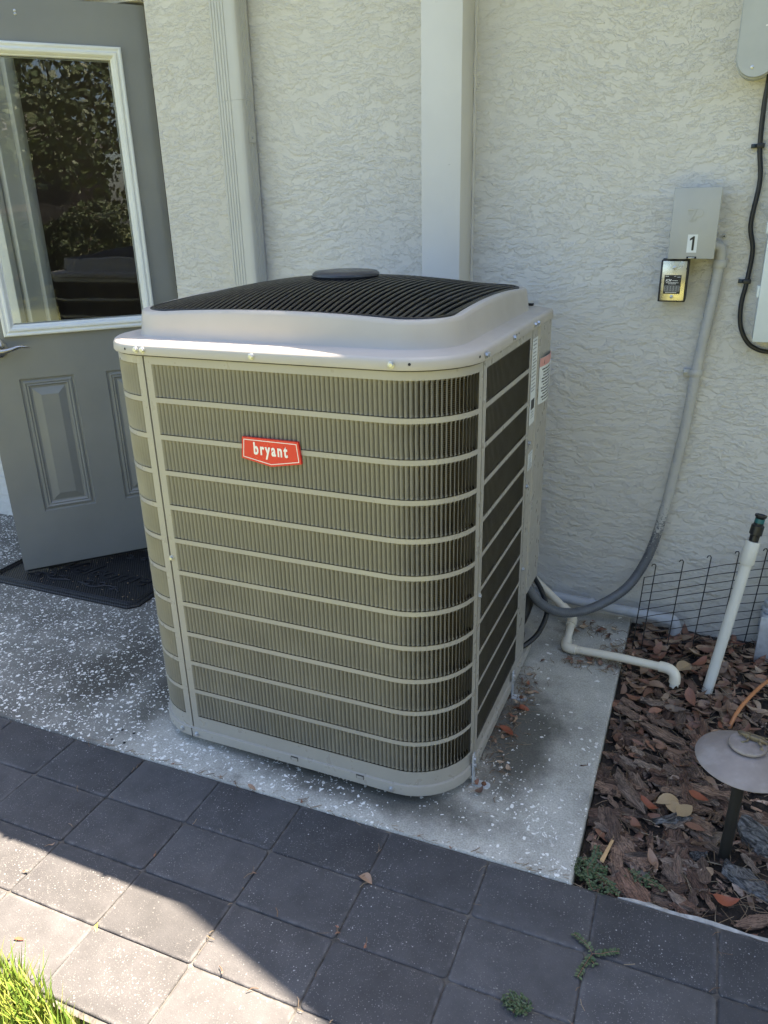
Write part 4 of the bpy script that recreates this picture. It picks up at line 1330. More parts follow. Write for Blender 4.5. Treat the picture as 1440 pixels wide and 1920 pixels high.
# ------------------------------------------------------------------ wire fence, riser, path light
wf = thing("wire_fence", "low black wire border fence leaning in the leaf litter by the wall", "fence", (0.45, 1.04, 0.0))
O_ = (0.45, 1.04, 0.0)
def FP(u, t):
    """u along the run in wire spacings, t from 0 (ground) to 1 (top rail)"""
    b = Vector((0.4525 + 0.0750 * u, 1.000 + 0.030 * u, -0.030 + 0.011 * u))
    a = Vector((0.4655 + 0.0775 * u, 1.060 + 0.030 * u, 0.250 + 0.0135 * u))
    if a.y > 1.168: a.y = 1.168
    if b.y > 1.15: b.y = 1.15
    return b.lerp(a, t)
for u in range(0, 6):
    p0, p1 = FP(u, -0.12), FP(u, 1.0)
    d_ = (p1 - p0).normalized()
    top = p1 + d_ * 0.012
    pts = [p0, FP(u, .5), p1, top, top + Vector((-0.003, -0.003, 0.006)), top + Vector((-0.009, -0.006, 0.006)), top + Vector((-0.012, -0.008, 0.000))]
    MB().tube(rel(pts, O_), 0.0017, 6).build("upright_wire", M["fence"], wf)
MB().tube(rel([FP(-0.36, -0.05), FP(-0.36, 0.93)], O_), 0.0017, 6).build("upright_wire", M["fence"], wf)
MB().tube(rel([FP(5.4, -0.05), FP(5.4, 0.93)], O_), 0.0017, 6).build("upright_wire", M["fence"], wf)
for k in range(11):
    t = 0.93 - k * 0.0925
    pts = [FP(-0.36 + (5.76) * i / 8, t) + Vector((0, -0.0022, 0.0015 * math.sin(i * 2 + k))) for i in range(9)]
    MB().tube(rel(pts, O_), 0.0013, 5).build("cross_wire", M["fence"], wf)

rs = thing("sprinkler_riser", "leaning white plastic riser pipe with a black nozzle top, standing in the mulch", "riser pipe", (0.653, 0.865, -0.03))
ax = Vector((0.713 - 0.653, 0.93 - 0.865, 0.455 + 0.012))
q = ax.to_track_quat('Z', 'Y').to_matrix()
L = ax.length
MB().lathe([(0.0150, -0.02), (0.0150, L - 0.02)], (0, 0, 0), 18, q).build("pipe_run", M["whitepvc"], rs)
MB().lathe([(0.0178, L - 0.068), (0.0196, L - 0.064), (0.0196, L - 0.004), (0.0185, L)], (0, 0, 0), 18, q).build("coupling", M["whitepvc"], rs)
MB().lathe([(0.0128, L), (0.0128, L + 0.018), (0.0168, L + 0.021), (0.0168, L + 0.046), (0.0125, L + 0.050), (0.0125, L + 0.054)], (0, 0, 0), 18, q).build("nozzle_body", M["cable"], rs)
MB().lathe([(0.0128, L + 0.0542), (0.0128, L + 0.066)], (0, 0, 0), 16, q).build("teal_ring", M["teal"], rs)
MB().lathe([(0.0118, L + 0.0662), (0.0135, L + 0.070), (0.0158, L + 0.072), (0.0158, L + 0.077), (0.011, L + 0.078), (0.009, L + 0.073)], (0, 0, 0), 16, q).build("nozzle_cap", M["cable"], rs)

pl = thing("path_light", "bronze mushroom path light with a wide shade in the bark mulch", "path light", (0.700, 0.221, -0.03), (0.0, R(1.0), 0))
PLH = 0.056
MB().lathe([(0.0120, -0.03), (0.0120, 0.225 + PLH)], n=16).build("stem", M["stem"], pl)
MB().lathe([(q * 0.965, w_ + PLH) for q, w_ in [(0.022, 0.198), (0.0975, 0.2085), (0.0995, 0.2105), (0.0985, 0.2125), (0.086, 0.2200), (0.066, 0.2315), (0.052, 0.2385), (0.045, 0.2415), (0.036, 0.2425), (0.030, 0.2425)]], n=56).build("shade", M["bronze"], pl)
MB().lathe([(q, w_ + PLH) for q, w_ in [(0.028, 0.2430), (0.0335, 0.2450), (0.0365, 0.2485), (0.0365, 0.2515), (0.0350, 0.2535), (0.020, 0.2545), (0.001, 0.2547)]], n=40).build("cap", M["bronze"], pl)

# lizard on the cap
def lizard():
    bm = bmesh.new()
    lay = bm.verts.layers.skin.verify()
    def v(p, r):
        x = bm.verts.new(p); x[lay].radius = (r[0] * 1.35, r[1] * 1.35) if isinstance(r, tuple) else (r * 1.3, r * 1.3); return x
    def chain(pts, start=None):
        prev = start
        out = []
        for p, r in pts:
            x = v(p, r)
            if prev is not None: bm.edges.new((prev, x))
            prev = x; out.append(x)
        return out
    # snout -> tail, lying along +x
    body = chain([((-0.0305, 0, 0.0075), (0.0012, 0.0016)), ((-0.027, 0, 0.0082), (0.0024, 0.003)), ((-0.0225, 0, 0.0088), (0.0034, 0.0040)), ((-0.0185, 0, 0.0080), (0.0030, 0.0032)),
                  ((-0.012, 0, 0.0070), (0.0040, 0.0042)), ((-0.003, 0.0005, 0.0064), (0.0045, 0.0052)), ((0.006, 0.001, 0.0062), (0.0044, 0.0050)), ((0.013, 0.0005, 0.0060), (0.0034, 0.0038)),
                  ((0.022, -0.001, 0.0050), (0.0024, 0.0025)), ((0.036, 0.001, 0.0038), (0.0017, 0.0018)), ((0.052, 0.005, 0.0022), (0.0011, 0.0011)), ((0.068, 0.010, -0.001), (0.0006, 0.0006))])
    def leg(root, pts, foot, dirs):
        c = chain(pts, root)
        for (dx, dy) in dirs:
            chain([((foot[0] + dx * .5, foot[1] + dy * .5, 0.0010), 0.00055), ((foot[0] + dx, foot[1] + dy, 0.0006), 0.0004)], c[-1])
    for sy in (-1, 1):
        fx = -0.016 if sy < 0 else -0.006
        leg(body[4], [((-0.010, sy * 0.0075, 0.0058), 0.0017), ((-0.0095, sy * 0.0125, 0.0042), 0.0013), ((fx, sy * 0.0150, 0.0014), 0.0010)], (fx, sy * 0.0150),
            [(-0.0045, sy * 0.0005), (-0.0035, sy * 0.003), (-0.001, sy * 0.0042), (0.002, sy * 0.0035)])
        hx_ = 0.016
        leg(body[7], [((0.0085, sy * 0.0085, 0.0062), 0.0021), ((0.0135, sy * 0.0125, 0.0050), 0.0015), ((hx_, sy * 0.0165, 0.0014), 0.0010)], (hx_, sy * 0.0165),
            [(-0.004, sy * 0.002), (-0.002, sy * 0.0045), (0.001, sy * 0.006), (0.0035, sy * 0.004)])
    me = bpy.data.meshes.new("lizard")
    bm.to_mesh(me); bm.free()
    ob = bpy.data.objects.new("lizard", me)
    COL.objects.link(ob)
    for i, s in enumerate(me.skin_vertices[0].data): s.use_root = (i == 5)
    ob.modifiers.new("skin", 'SKIN').use_smooth_shade = True
    sb = ob.modifiers.new("sub", 'SUBSURF'); sb.levels = 2; sb.render_levels = 2
    me2 = bpy.data.meshes.new_from_object(ob.evaluated_get(bpy.context.evaluated_depsgraph_get()))
    ob.modifiers.clear()
    ob.data = me2
    me2.name = "lizard"
    me2.materials.clear(); me2.materials.append(M["lizard"])
    me2.shade_smooth()
    ob.scale = (1.12, 1.12, 1.12)
    ob.location = (0.7180, 0.2320, -0.03 + 0.2547 + PLH - 0.0004)
    ob.rotation_euler = (0, 0, R(-14))
    eyes = MB()
    for sy in (-1, 1): eyes.lathe([(0.0001, -0.0008), (0.0008, -0.0002), (0.0008, 0.0004), (0.0001, 0.0009)], (-0.0240, sy * 0.0032, 0.0103), 8)
    eyes.build("eye", M["cable"], ob)
    tag(ob, "small brown lizard basking on the cap of the path light", "lizard")
lizard()

# ------------------------------------------------------------------ mulch bed
BX0, BX1, BY0, BY1 = 0.408, 2.3, 0.006, WALL_Y - 0.001
def bedz(x, y):
    n = mnoise.noise(Vector((x * 9, y * 9, 3))) * 0.010 + mnoise.noise(Vector((x * 25, y * 25, 9))) * 0.005
    edge = min(1, max(0, (y - 0.01) / 0.08))
    return -0.040 + 0.012 * edge + n + 0.012 * min(1, max(0, (y - 0.8) / 0.35))
bed = MB()
nx, ny = 96, 60
bed.grid([[(BX0 + (BX1 - BX0) * i / nx, BY0 + (BY1 - BY0) * j / ny, bedz(BX0 + (BX1 - BX0) * i / nx, BY0 + (BY1 - BY0) * j / ny)) for i in range(nx + 1)] for j in range(ny + 1)])
bedo = struct("mulch_bed", bed, M["soil"])

def leaf_mesh(seed, L=1.0, W=0.36):
    rnd = random.Random(seed)
    G = []
    fold, curl, twist = rnd.uniform(.05, .6), rnd.uniform(-.9, 1.1), rnd.uniform(-1.1, 1.1)
    sk = rnd.uniform(-.12, .12)
    n = 6
    for i in range(n + 1):
        t = i / n
        w = W * (math.sin(math.pi * t ** rnd.uniform(.80, .86)) ** 0.8) * 0.5 + 0.004
        x = (t - .5) * L
        zc = curl * (t - .5) ** 2
        ta = twist * (t - .5)
        yo = sk * (1 - (2 * t - 1) ** 2)
        G.append([(x, yo - w * math.cos(ta), zc + fold * w - w * math.sin(ta)), (x, yo, zc - 0.0), (x, yo + w * math.cos(ta), zc + fold * w + w * math.sin(ta))])
    mb = MB().grid(G)
    mb.tube([(-.5 * L, 0, curl * .25), (-.62 * L, 0.02, curl * .25 + .02)], 0.010, 4, cap=False)
    return mb
def bark_mesh(seed, asp=0.42, th=0.14):
    rnd = random.Random(seed)
    n = 6
    top, bot = [], []
    for i in range(n + 1):
        t = i / n
        w = asp * .5 * (0.55 + 0.45 * math.sin(math.pi * min(.93, max(.07, t)))) * rnd.uniform(.68, 1.22)
        x = (t - .5) + rnd.uniform(-.03, .03)
        off = rnd.uniform(-.05, .05)
        bow = 0.10 * (t - .5) ** 2
        r1, r2 = [], []
        for j, q in enumerate((-1, -.35, .35, 1)):
            ex = rnd.uniform(-.10, .10) if i in (0, n) else 0
            z = th * rnd.uniform(.35, 1.1) * (1 if abs(q) < 1 else .55)
            r1.append((x + ex, off + q * w, bow + z))
        for q in (-1, 1): r2.append((x, off + q * w * .96, bow + rnd.uniform(-.02, .0)))
        top.append(r1); bot.append(r2)
    mb = MB()
    mb.grid(top)
    o = len(mb.v)
    for r in bot: mb.v += r
    m = 4
    for i in range(n):
        a0, a1 = o + 2 * i, o + 2 * i + 1
        b0, b1 = a0 + 2, a1 + 2
        mb.f.append((a0, b0, b1, a1))
        mb.f.append((i * m, (i + 1) * m, b0, a0))
        mb.f.append((i * m + 3, a1, b1, (i + 1) * m + 3))
    mb.f.append((0, o, o + 1, 3, 2, 1))
    e = n * m
    mb.f.append((e, e + 1, e + 2, e + 3, o + 2 * n + 1, o + 2 * n))
    return mb
leaf_src = [leaf_mesh(i, 1.0, random.Random(i).uniform(.30, .46)) for i in range(9)]
leaf_me = [m.mesh("dead_leaf", M["leaf"], True, 70) for m in leaf_src]
bark_src = [bark_mesh(i, random.Random(i + 50).uniform(.22, .50), random.Random(i + 9).uniform(.09, .2)) for i in range(9)]
bark_me = [m.mesh("bark_chip", M["bark"], True, 32) for m in bark_src]

rnd = random.Random(21)
def leafy(x, y):
    return min(1, max(0.10, (y - 0.36) / 0.45))
def blocked(x, y, r=0.0):
    return ((x - 0.70) ** 2 + (y - 0.221) ** 2 < (0.017 + r) ** 2) or ((x - 0.653) ** 2 + (y - 0.865) ** 2 < (0.017 + r) ** 2)
def euler_place(o, x, y, z, yaw, tilt, roll, s):
    o.location = (x, y, z); o.rotation_euler = (roll, tilt, yaw); o.scale = (s, s, s)
nl_ = nb_ = 0
tries = 0
while (nl_ < 285 or nb_ < 285) and tries < 9000:
    tries += 1
    x, y = rnd.uniform(BX0 + .012, 0.93), rnd.uniform(0.035, WALL_Y - .03)
    if blocked(x, y, 0.012): continue
    if x > 0.44 + 0.40 * (0.55 + 0.45 * y) and rnd.random() < .8: continue
    if rnd.random() < leafy(x, y):
        if nl_ >= 285: continue
        o = link("dead_leaf", leaf_me[rnd.randrange(9)], bedo)
        s = rnd.uniform(.042, .072)
        euler_place(o, x, y, bedz(x, y) + rnd.uniform(.006, .024), rnd.uniform(0, 6.28), rnd.uniform(-.35, .35), rnd.uniform(-.5, .5) + (math.pi if rnd.random() < .3 else 0), s)
        nl_ += 1
    else:
        if nb_ >= 285: continue
        o = link("bark_chip", bark_me[rnd.randrange(9)], bedo)
        s = rnd.choice((.03, .035, .045, .055, .07, .095)) * rnd.uniform(.85, 1.2)
        euler_place(o, x, y, bedz(x, y) + rnd.uniform(.002, .016), rnd.gauss(R(-35), .7), rnd.uniform(-.25, .25), rnd.uniform(-.3, .3), s)
        nb_ += 1
def xform(src, dst, x, y, z, yaw, tilt, roll, s):
    Mx = Matrix.Translation((x, y, z)) @ Matrix.Rotation(yaw, 4, 'Z') @ Matrix.Rotation(tilt, 4, 'Y') @ Matrix.Rotation(roll, 4, 'X') @ Matrix.Scale(s, 4)
    dst.add([(Mx @ Vector(v))[:] for v in src.v], src.f)
lit, ch = MB(), MB()
for k in range(1500):
    x, y = rnd.uniform(BX0 + .006, 1.05) if k < 1050 else rnd.uniform(.9, 2.2), rnd.uniform(0.025, WALL_Y - .015)
    if blocked(x, y, .006): continue
    z = bedz(x, y) + rnd.uniform(-.001, .010)
    if rnd.random() < leafy(x, y) * .75:
        xform(leaf_src[rnd.randrange(9)], lit, x, y, z, rnd.uniform(0, 6.28), rnd.uniform(-.3, .3), rnd.uniform(-.6, .6), rnd.uniform(.02, .05))
    else:
        xform(bark_src[rnd.randrange(9)], ch, x, y, z, rnd.uniform(0, 6.28), rnd.uniform(-.3, .3), rnd.uniform(-.4, .4), rnd.uniform(.010, .032))
lit.build("leaf_litter", M["leaf"], bedo, ang=70, kind="stuff")
ch.build("bark_fragments", M["bark"], bedo, ang=32, kind="stuff")
nd = MB()
for k in range(900):
    x, y = rnd.uniform(BX0 + .01, 0.98), rnd.uniform(0.03, WALL_Y - .03)
    a = rnd.uniform(0, 6.28); l = rnd.uniform(.02, .075); z = bedz(x, y) + rnd.uniform(.006, .022)
    c_, s_ = math.cos(a) * l / 2, math.sin(a) * l / 2
    if x - abs(c_) < BX0 + .003: continue
    nd.tube([(x - c_, y - s_, z - .002), (x + rnd.uniform(-.004, .004), y + rnd.uniform(-.004, .004), z + .001), (x + c_, y + s_, z + rnd.uniform(-.004, .004))], rnd.uniform(.0004, .0011), 4, cap=False)
nd.build("pine_needles", M["needle"], bedo, kind="stuff")

def one(src, name, m, label, cat, x, y, z, yaw, tilt, roll, s, group=None):
    mb = MB(); mb.v = list(src.v); mb.f = list(src.f)
    o = mb.build(name, M[m], None, ang=40)
    euler_place(o, x, y, z, yaw, tilt, roll, s)
    return tag(o, label, cat, group)
G_B = "large bark chunks on the mulch"
one(bark_mesh(71, .42, .20), "bark_chunk", "bark", "big brown furrowed bark chunk near the slab corner, right of the wood sliver", "bark chunk", 0.505, 0.140, -0.020, R(-52), .05, .1, .105, G_B)
one(bark_mesh(72, .62, .34), "bark_chunk", "silver", "large silvery flaking bark chunk right of the path light stem", "bark chunk", 0.787, 0.285, -0.022, R(-28), .1, .15, .125, G_B)
one(bark_mesh(73, .5, .25), "bark_chunk", "silver", "grey split bark slab lowest in the bed, below the path light", "bark chunk", 0.752, 0.150, -0.022, R(-22), .08, -.1, .115, G_B)
one(bark_mesh(74, .6, .3), "bark_chunk", "silver", "small pale lichened bark lump left of the path light foot", "bark chunk", 0.648, 0.195, -0.020, R(40), .1, .1, .040, G_B)
one(bark_mesh(75, .34, .2), "bark_chunk", "bark", "brown bark lump lying below the chipped elbow of the cream pipe", "bark chunk", 0.512, 0.715, -0.006, R(-6), 0, .1, .075, G_B)
one(bark_mesh(76, .3, .16), "bark_chunk", "silver", "grey fibrous bark strip beside the three tan leaves", "bark chunk", 0.588, 0.275, -0.010, R(25), -.1, .2, .085, G_B)
one(bark_mesh(77, .55, .25), "bark_chunk", "bark", "reddish brown bark block up-slope of the path light shade", "bark chunk", 0.588, 0.440, -0.012, R(-35), .05, .2, .065, G_B)
one(bark_mesh(78, .3, .2), "bark_chunk", "bark", "long dark layered bark piece beside the slab edge", "bark chunk", 0.490, 0.330, -0.014, R(-50), .05, .1, .12, G_B)
sl = MB().box((-0.5, -0.05, -0.02), (0.5, 0.05, 0.02))
sl.v = [(x, y * (1.0 if x < 0 else .55), z) for x, y, z in sl.v]
one(sl, "wood_sliver", "wood", "long pale orange wood sliver by the slab corner", "wood sliver", 0.463, 0.120, 0.003, R(80), 0.12, .2, .090)
for k, (x, y, a) in enumerate(((0.578, 0.325, 30), (0.596, 0.306, -20), (0.612, 0.296, 60))):
    one(leaf_mesh(90 + k, 1, .5), "tan_leaf", "tanleaf", ("curled tan leaf, highest of three together in the bark", "middle tan leaf of three together in the bark", "pale tan leaf, nearest the grey bark strip")[k], "leaf", x, y, 0.004, R(a), .1, .2, .062, "three tan leaves on the bark")
one(leaf_mesh(95, 1, .5), "tan_leaf", "tanleaf", "large pale curled leaf between the grey pipe and the white riser", "leaf", 0.583, 0.905, 0.012, R(70), .2, .3, .085)
one(leaf_mesh(96, 1, .42), "red_leaf", "orangeleaf", "rust red leaf pair lying at the low edge of the bed", "leaf", 0.700, 0.085, -0.012, R(15), .1, .2, .055)
one(leaf_mesh(97, 1, .42), "red_leaf", "orangeleaf", "rust red leaf left of the path light stem, under its shade", "leaf", 0.640, 0.360, 0.000, R(-15), .1, .2, .048)
one(leaf_mesh(98, 1, .42), "red_leaf", "orangeleaf", "reddish leaf in the bark between the slab and the tan leaves", "leaf", 0.535, 0.300, -0.002, R(-30), .1, .2, .050)
one(leaf_mesh(99, 1, .30), "yellow_leaf", "yellow", "yellow leaf on a sunlit paver joint", "leaf", -0.449, -0.446, 0.003, R(-55), .05, .1, .020)
one(leaf_mesh(100, 1, .30), "red_petal", "orangeleaf", "tiny orange red petal on a sunlit paver above the grass", "petal", -0.573, -0.523, 0.0025, R(15), .05, .1, .022)
one(leaf_mesh(101, 1, .6), "brown_leaf", "leaf", "crumpled brown leaf on the paver joint below the cooling unit", "leaf", 0.001, -0.146, 0.004, R(-10), .1, .1, .034)
one(leaf_mesh(102, 1, .35), "brown_leaf", "leaf", "small brown leaf at the slab edge in front of the cooling unit", "leaf", -0.365, 0.0, 0.008, R(-20), .1, .1, .03)

hs_ = MB().tube(spline([(0.90, 1.02, 0.02), (0.81, 0.897, 0.026), (0.755, 0.793, 0.020), (0.724, 0.725, 0.003), (0.71, 0.69, -0.03)], 8), 0.0052, 10)
tag(hs_.build("irrigation_tube", M["orange"]), "thin orange tube rising out of the mulch beside the white riser", "tube")

# debris on the slab near the unit and behind the cream pipe
deb = MB()
debl = MB()
for (cx, cy, sx, sy, n) in ((0.165, 0.60, .02, .10, 120), (0.155, 0.36, .025, .10, 120), (0.395, 0.91, .03, .045, 150), (0.30, 0.845, .035, .02, 60), (0.30, 1.06, .04, .02, 60)):
    for k in range(n):
        x, y = rnd.gauss(cx, sx), rnd.gauss(cy, sy)
        if x > 0.40 and cx < .3: continue
        z = PAD_Z + rnd.uniform(.001, .006)
        a = rnd.uniform(0, 6.28); l = rnd.uniform(.008, .04)
        deb.tube([(x, y, z), (x + l * .5 * math.cos(a), y + l * .5 * math.sin(a), z + .003), (x + l * math.cos(a + .4), y + l * math.sin(a + .4), z)], rnd.uniform(.0004, .0009), 4, cap=False)
        if rnd.random() < .16:
            xform(leaf_src[rnd.randrange(9)], debl, x, y, z + .003, rnd.uniform(0, 6.28), 0, rnd.uniform(-.3, .3), rnd.uniform(.012, .032))
d1 = tag(deb.build("needle_debris", M["needle"], kind="stuff"), "dry needles and bits of stem gathered on the slab beside the cooling unit", "plant debris")
d2 = tag(debl.build("leaf_crumbs", M["leaf"], ang=70, kind="stuff"), "brown broken leaves gathered on the slab beside the cooling unit", "leaf debris")
for i, (x, y, a) in enumerate(((0.175, 0.545, 10), (0.160, 0.430, -30))):
    one(leaf_mesh(120 + i, 1, .4), "red_leaf", "orangeleaf", ("dark red leaf on the slab by the rear foot of the cooling unit", "dark red leaf on the slab midway along the cooling unit")[i], "leaf", x, y, PAD_Z + .006, R(a), .1, .1, .05)

# ------------------------------------------------------------------ weeds and grass
def weed(name, label, origin, runs, lw=0.0075, seed=0, lift=0.004, extra=0, er=0.03):
    rn = random.Random(seed)
    t = thing(name, label, "weed", origin)
    lf, stm = MB(), MB()
    def leaflet(p, a, s):
        c, d_ = math.cos(a), math.sin(a)
        L = s; w = s * .33
        pts = [(0, 0, 0), (L * .35, w, .001), (L * .8, w * .8, .0012), (L, 0, .0006), (L * .8, -w * .8, .0012), (L * .35, -w, .001)]
        tl = rn.uniform(-.35, .45)
        lf.add([(p[0] + x * c - y * d_, p[1] + x * d_ + y * c, p[2] + z + x * math.sin(tl)) for x, y, z in pts], [(0, 1, 2, 3), (0, 3, 4, 5)])
    for run in runs:
        P = spline([Vector((x, y, lift + rn.uniform(0, .003))) for x, y in run], 6)
        stm.tube(P, 0.0006, 5)
        acc = resample(P, 0.0048)
        for i, p in enumerate(acc[1:]):
            tdir = (acc[min(i + 2, len(acc) - 1)] - acc[i]).normalized()
            a = math.atan2(tdir.y, tdir.x)
            for sd in (-1, 1):
                leaflet(p, a + sd * rn.uniform(.9, 1.4), lw * rn.uniform(.7, 1.1))
    for k in range(extra):
        a = rn.uniform(0, 6.28); r = er * math.sqrt(rn.random())
        leaflet((r * math.cos(a), r * math.sin(a) * .7, rn.uniform(.002, .014)), rn.uniform(0, 6.28), lw * rn.uniform(.6, 1.0))
    lf.build("leaves", M["weed"], t, smooth=False)
    if runs: stm.build("stem", M["weedstem"], t)
    return t
weed("creeping_weed", "three-armed creeping spurge rooted at a paver joint", (0.469, -0.150, 0.0), [[(0, 0), (-.010, .012), (-.022, .020), (-.040, .030)], [(0, 0), (.016, .006), (.030, .015), (.046, .022)], [(0, 0), (-.006, -.018), (-.012, -.036), (-.018, -.058)], [(-.005, -.01), (.006, -.02)]], .0085, 1)
weed("clump_weed", "dense round clump of green spurge on the pavers near the bottom edge", (0.362, -0.300, 0.0), [[(0, 0), (.02, -.01)], [(0, 0), (-.02, .008)], [(0, 0), (-.004, -.018)]], .0075, 2, .004, 150, .026)
weed("corner_weed", "green creeping weed against the slab corner where the pavers and the bed meet", (0.428, 0.055, -0.012), [[(0, 0), (.01, .03), (.012, .07)], [(0, 0), (.03, -.015), (.06, -.03)], [(0, 0), (.012, -.04), (.02, -.055)], [(0, .02), (.03, .05)], [(0, 0), (.04, .01)]], .0085, 3, .012, 260, .042)
weed("edge_weed", "green weed sprig along the cement edging below the big bark chunk", (0.535, 0.075, -0.018), [[(0, 0), (.03, -.008), (.05, -.02)], [(0, 0), (-.02, .012)]], .008, 5, .014, 60, .03)
weed("edge_weed", "small weed tuft spilling over the pavers beside the corner weed", (0.470, 0.012, -0.004), [[(0, 0), (.03, -.006)], [(0, 0), (-.02, -.004)]], .007, 6, .006, 70, .022)

gr = MB()
rn = random.Random(5)
for k in range(9000):
    x = rn.uniform(-1.1, -0.30) if k < 6500 else rn.uniform(-2.4, 0.45)
    y = -0.588 - abs(rn.gauss(0, .13)) + rn.uniform(-.004, .022)
    if y > -0.56 - max(0, (x + .62)) * .16: continue
    if x > -0.40 and y > -0.64 and rn.random() < .8: continue
    h = rn.uniform(.025, .075)
    a = rn.uniform(0, 6.28); b = rn.uniform(.1, .8) * h
    w = rn.uniform(.0014, .0032)
    dx, dy = math.cos(a), math.sin(a)
    px, py = -dy * w, dx * w
    z0 = -0.058
    H = h + .045
    gr.add([(x - px, y - py, z0), (x + px, y + py, z0), (x + dx * b * .35 + px * .85, y + dy * b * .35 + py * .85, z0 + H * .6), (x + dx * b * .35 - px * .85, y + dy * b * .35 - py * .85, z0 + H * .6), (x + dx * b, y + dy * b, z0 + H)], [(0, 1, 2, 3), (3, 2, 4)])
gr_o = gr.build("lawn_grass", M["grass"], smooth=False, kind="stuff")
tag(gr_o, "sunlit yellow-green lawn blades along the paver edge", "grass")

# ------------------------------------------------------------------ yard across from the wall (seen in the door glass)
def tree(x, y, h, r, seed, label):
    t = thing("tree", label, "tree", (x, y, -0.06), group="yard trees across from the wall")
    rn = random.Random(seed)
    tr = MB().tube([(0, 0, 0), (rn.uniform(-.1, .1), 0, h * .3), (rn.uniform(-.2, .2), .1, h * .62)], [.16, .13, .05], 8)
    for k in range(5):
        a = k * 1.3
        tr.tube([(0, 0, h * .3), (r * .3 * math.cos(a), r * .3 * math.sin(a), h * .5), (r * .65 * math.cos(a), r * .65 * math.sin(a), h * .72)], [.07, .05, .015], 6)
    tr.build("trunk", M["trunk"], t)
    cr = MB()
    cl_ = [(Vector((rn.gauss(0, r * .42), rn.gauss(0, r * .42), h * .64 + rn.gauss(0, h * .14))), rn.uniform(.3, .55) * r) for _ in range(22)]
    for k in range(6000):
        c, rr = cl_[rn.randrange(len(cl_))]
        d_ = Vector((rn.gauss(0, 1), rn.gauss(0, 1), rn.gauss(0, 1))).normalized()
        p = c + d_ * rr * rn.uniform(.5, 1)
        u = Vector((rn.gauss(0, 1), rn.gauss(0, 1), rn.gauss(0, 1))).normalized() * rn.uniform(.03, .07)
        v = u.orthogonal() * .6
        cr.add([p - u, p + v, p + u, p - v], [(0, 1, 2, 3)])
    cr.build("crown", M["treecrown"], t, smooth=False)
for i, (x, y, h, r) in enumerate(((3.4, -6.4, 5.2, 1.9), (6.2, -6.8, 5.6, 2.1), (9.4, -5.6, 5.0, 2.0), (0.2, -8.0, 5.4, 2.0))):
    tree(x, y, h, r, 40 + i, ("leafy yard tree facing the open door", "broad yard tree beyond the lawn at the right", "yard tree farthest along the lawn", "yard tree straight out from the cooling unit")[i])
nh = thing("neighbour_house", "reddish stucco house across the lawn, mirrored in the door glass", "house", (7.5, -12.0, -0.06))
MB().box((-5, -3, 0), (5, 2.96, 2.7)).build("wall", M["neighbour"], nh, smooth=False)
for k in range(13):
    MB().box((-5, 2.962, k * .205), (5, 3.02 if k % 2 else 3.0, k * .205 + .19)).build("siding_board", M["neighbour"], nh, smooth=False)
MB().add([(-5.5, -3.5, 2.7), (5.5, -3.5, 2.7), (5.5, 3.5, 2.7), (-5.5, 3.5, 2.7), (-3, 0, 4.4), (3, 0, 4.4)], [(0, 3, 2, 1), (0, 1, 5, 4), (1, 2, 5), (2, 3, 4, 5), (3, 0, 4)]).build("roof", M["shingle"], nh, smooth=False)
for x in (-3, 0, 3): MB().box((x - .6, 3.022, 1.0), (x + .6, 3.06, 2.1)).build("window", M["dark"], nh, smooth=False)

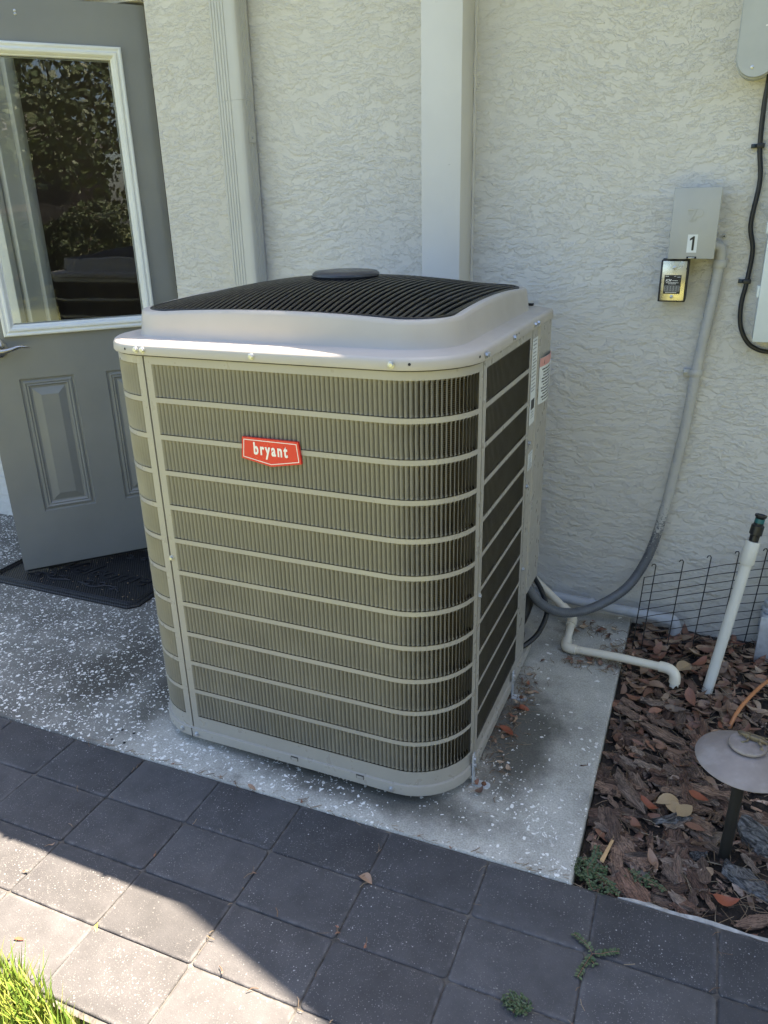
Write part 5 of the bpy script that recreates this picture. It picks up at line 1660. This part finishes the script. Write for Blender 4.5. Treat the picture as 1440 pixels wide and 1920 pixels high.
def shrub(x, y, h, r, seed, label):
    t = thing("shrub", label, "shrub", (x, y, -0.06), group="yard shrubs across from the wall")
    rn = random.Random(seed)
    cr = MB()
    for k in range(2600):
        d_ = Vector((rn.gauss(0, 1), rn.gauss(0, 1), rn.gauss(0, 1))).normalized() * rn.uniform(.5, 1) ** .5
        p = Vector((d_.x * r, d_.y * r, h * .5 + d_.z * h * .5))
        u = Vector((rn.gauss(0, 1), rn.gauss(0, 1), rn.gauss(0, 1))).normalized() * rn.uniform(.03, .06)
        v = u.orthogonal() * .6
        cr.add([p - u, p + v, p + u, p - v], [(0, 1, 2, 3)])
    cr.build("crown", M["treecrown"], t, smooth=False)
    MB().tube([(0, 0, 0), (0, 0, h * .6)], [.05, .02], 6).build("trunk", M["trunk"], t)
for i, (x, y, h, r, lb) in enumerate(((4.2, -8.2, 1.3, .9, "low shrub left of the reddish house wall, in the door glass"), (5.9, -8.4, 1.0, .9, "low shrub in front of the reddish house wall"), (8.0, -8.0, 1.4, 1.0, "tall shrub right of the reddish house windows"), (2.4, -7.6, 1.2, .9, "round shrub under the yard trees"), (9.0, -7.4, 1.35, 1.1, "tall dense shrub hiding the middle of the reddish house"), (11.0, -8.0, 1.7, 1.1, "tall shrub near the far end of the reddish house"))):
    shrub(x, y, h, r, 80 + i, lb)

# bits caught in the joint between slab and pavers, and in a few paver joints
jd = MB()
jl = MB()
rnd = random.Random(33)
for k in range(150):
    if k < 90: x, y = rnd.uniform(-.9, .42), rnd.gauss(.004, .004)
    else:
        i = rnd.randrange(-3, 4); jx = i * PX
        if rnd.random() < .5: x, y = jx + rnd.gauss(0, .003), rnd.uniform(-.45, 0)
        else: x, y = rnd.uniform(-.8, .75), -PY * rnd.randrange(1, 4) + rnd.gauss(0, .003)
    a = rnd.gauss(0, .5) if k < 90 else rnd.uniform(0, 6.28)
    l = rnd.uniform(.006, .026)
    z = PAD_Z + .0012
    jd.tube([(x, y, z), (x + l * .5 * math.cos(a), y + l * .5 * math.sin(a), z + .0015), (x + l * math.cos(a + .2), y + l * math.sin(a + .2), z)], rnd.uniform(.0004, .0009), 4, cap=False)
    if rnd.random() < .2: xform(leaf_src[rnd.randrange(9)], jl, x, y, z + .001, rnd.uniform(0, 6.28), 0, 0, rnd.uniform(.006, .013))
tag(jd.build("joint_debris", M["needle"], kind="stuff"), "fine dry bits caught in the joints between the slab and the pavers", "plant debris")
tag(jl.build("joint_crumbs", M["leaf"], kind="stuff"), "tiny brown leaf crumbs caught along the paver joints", "leaf debris")
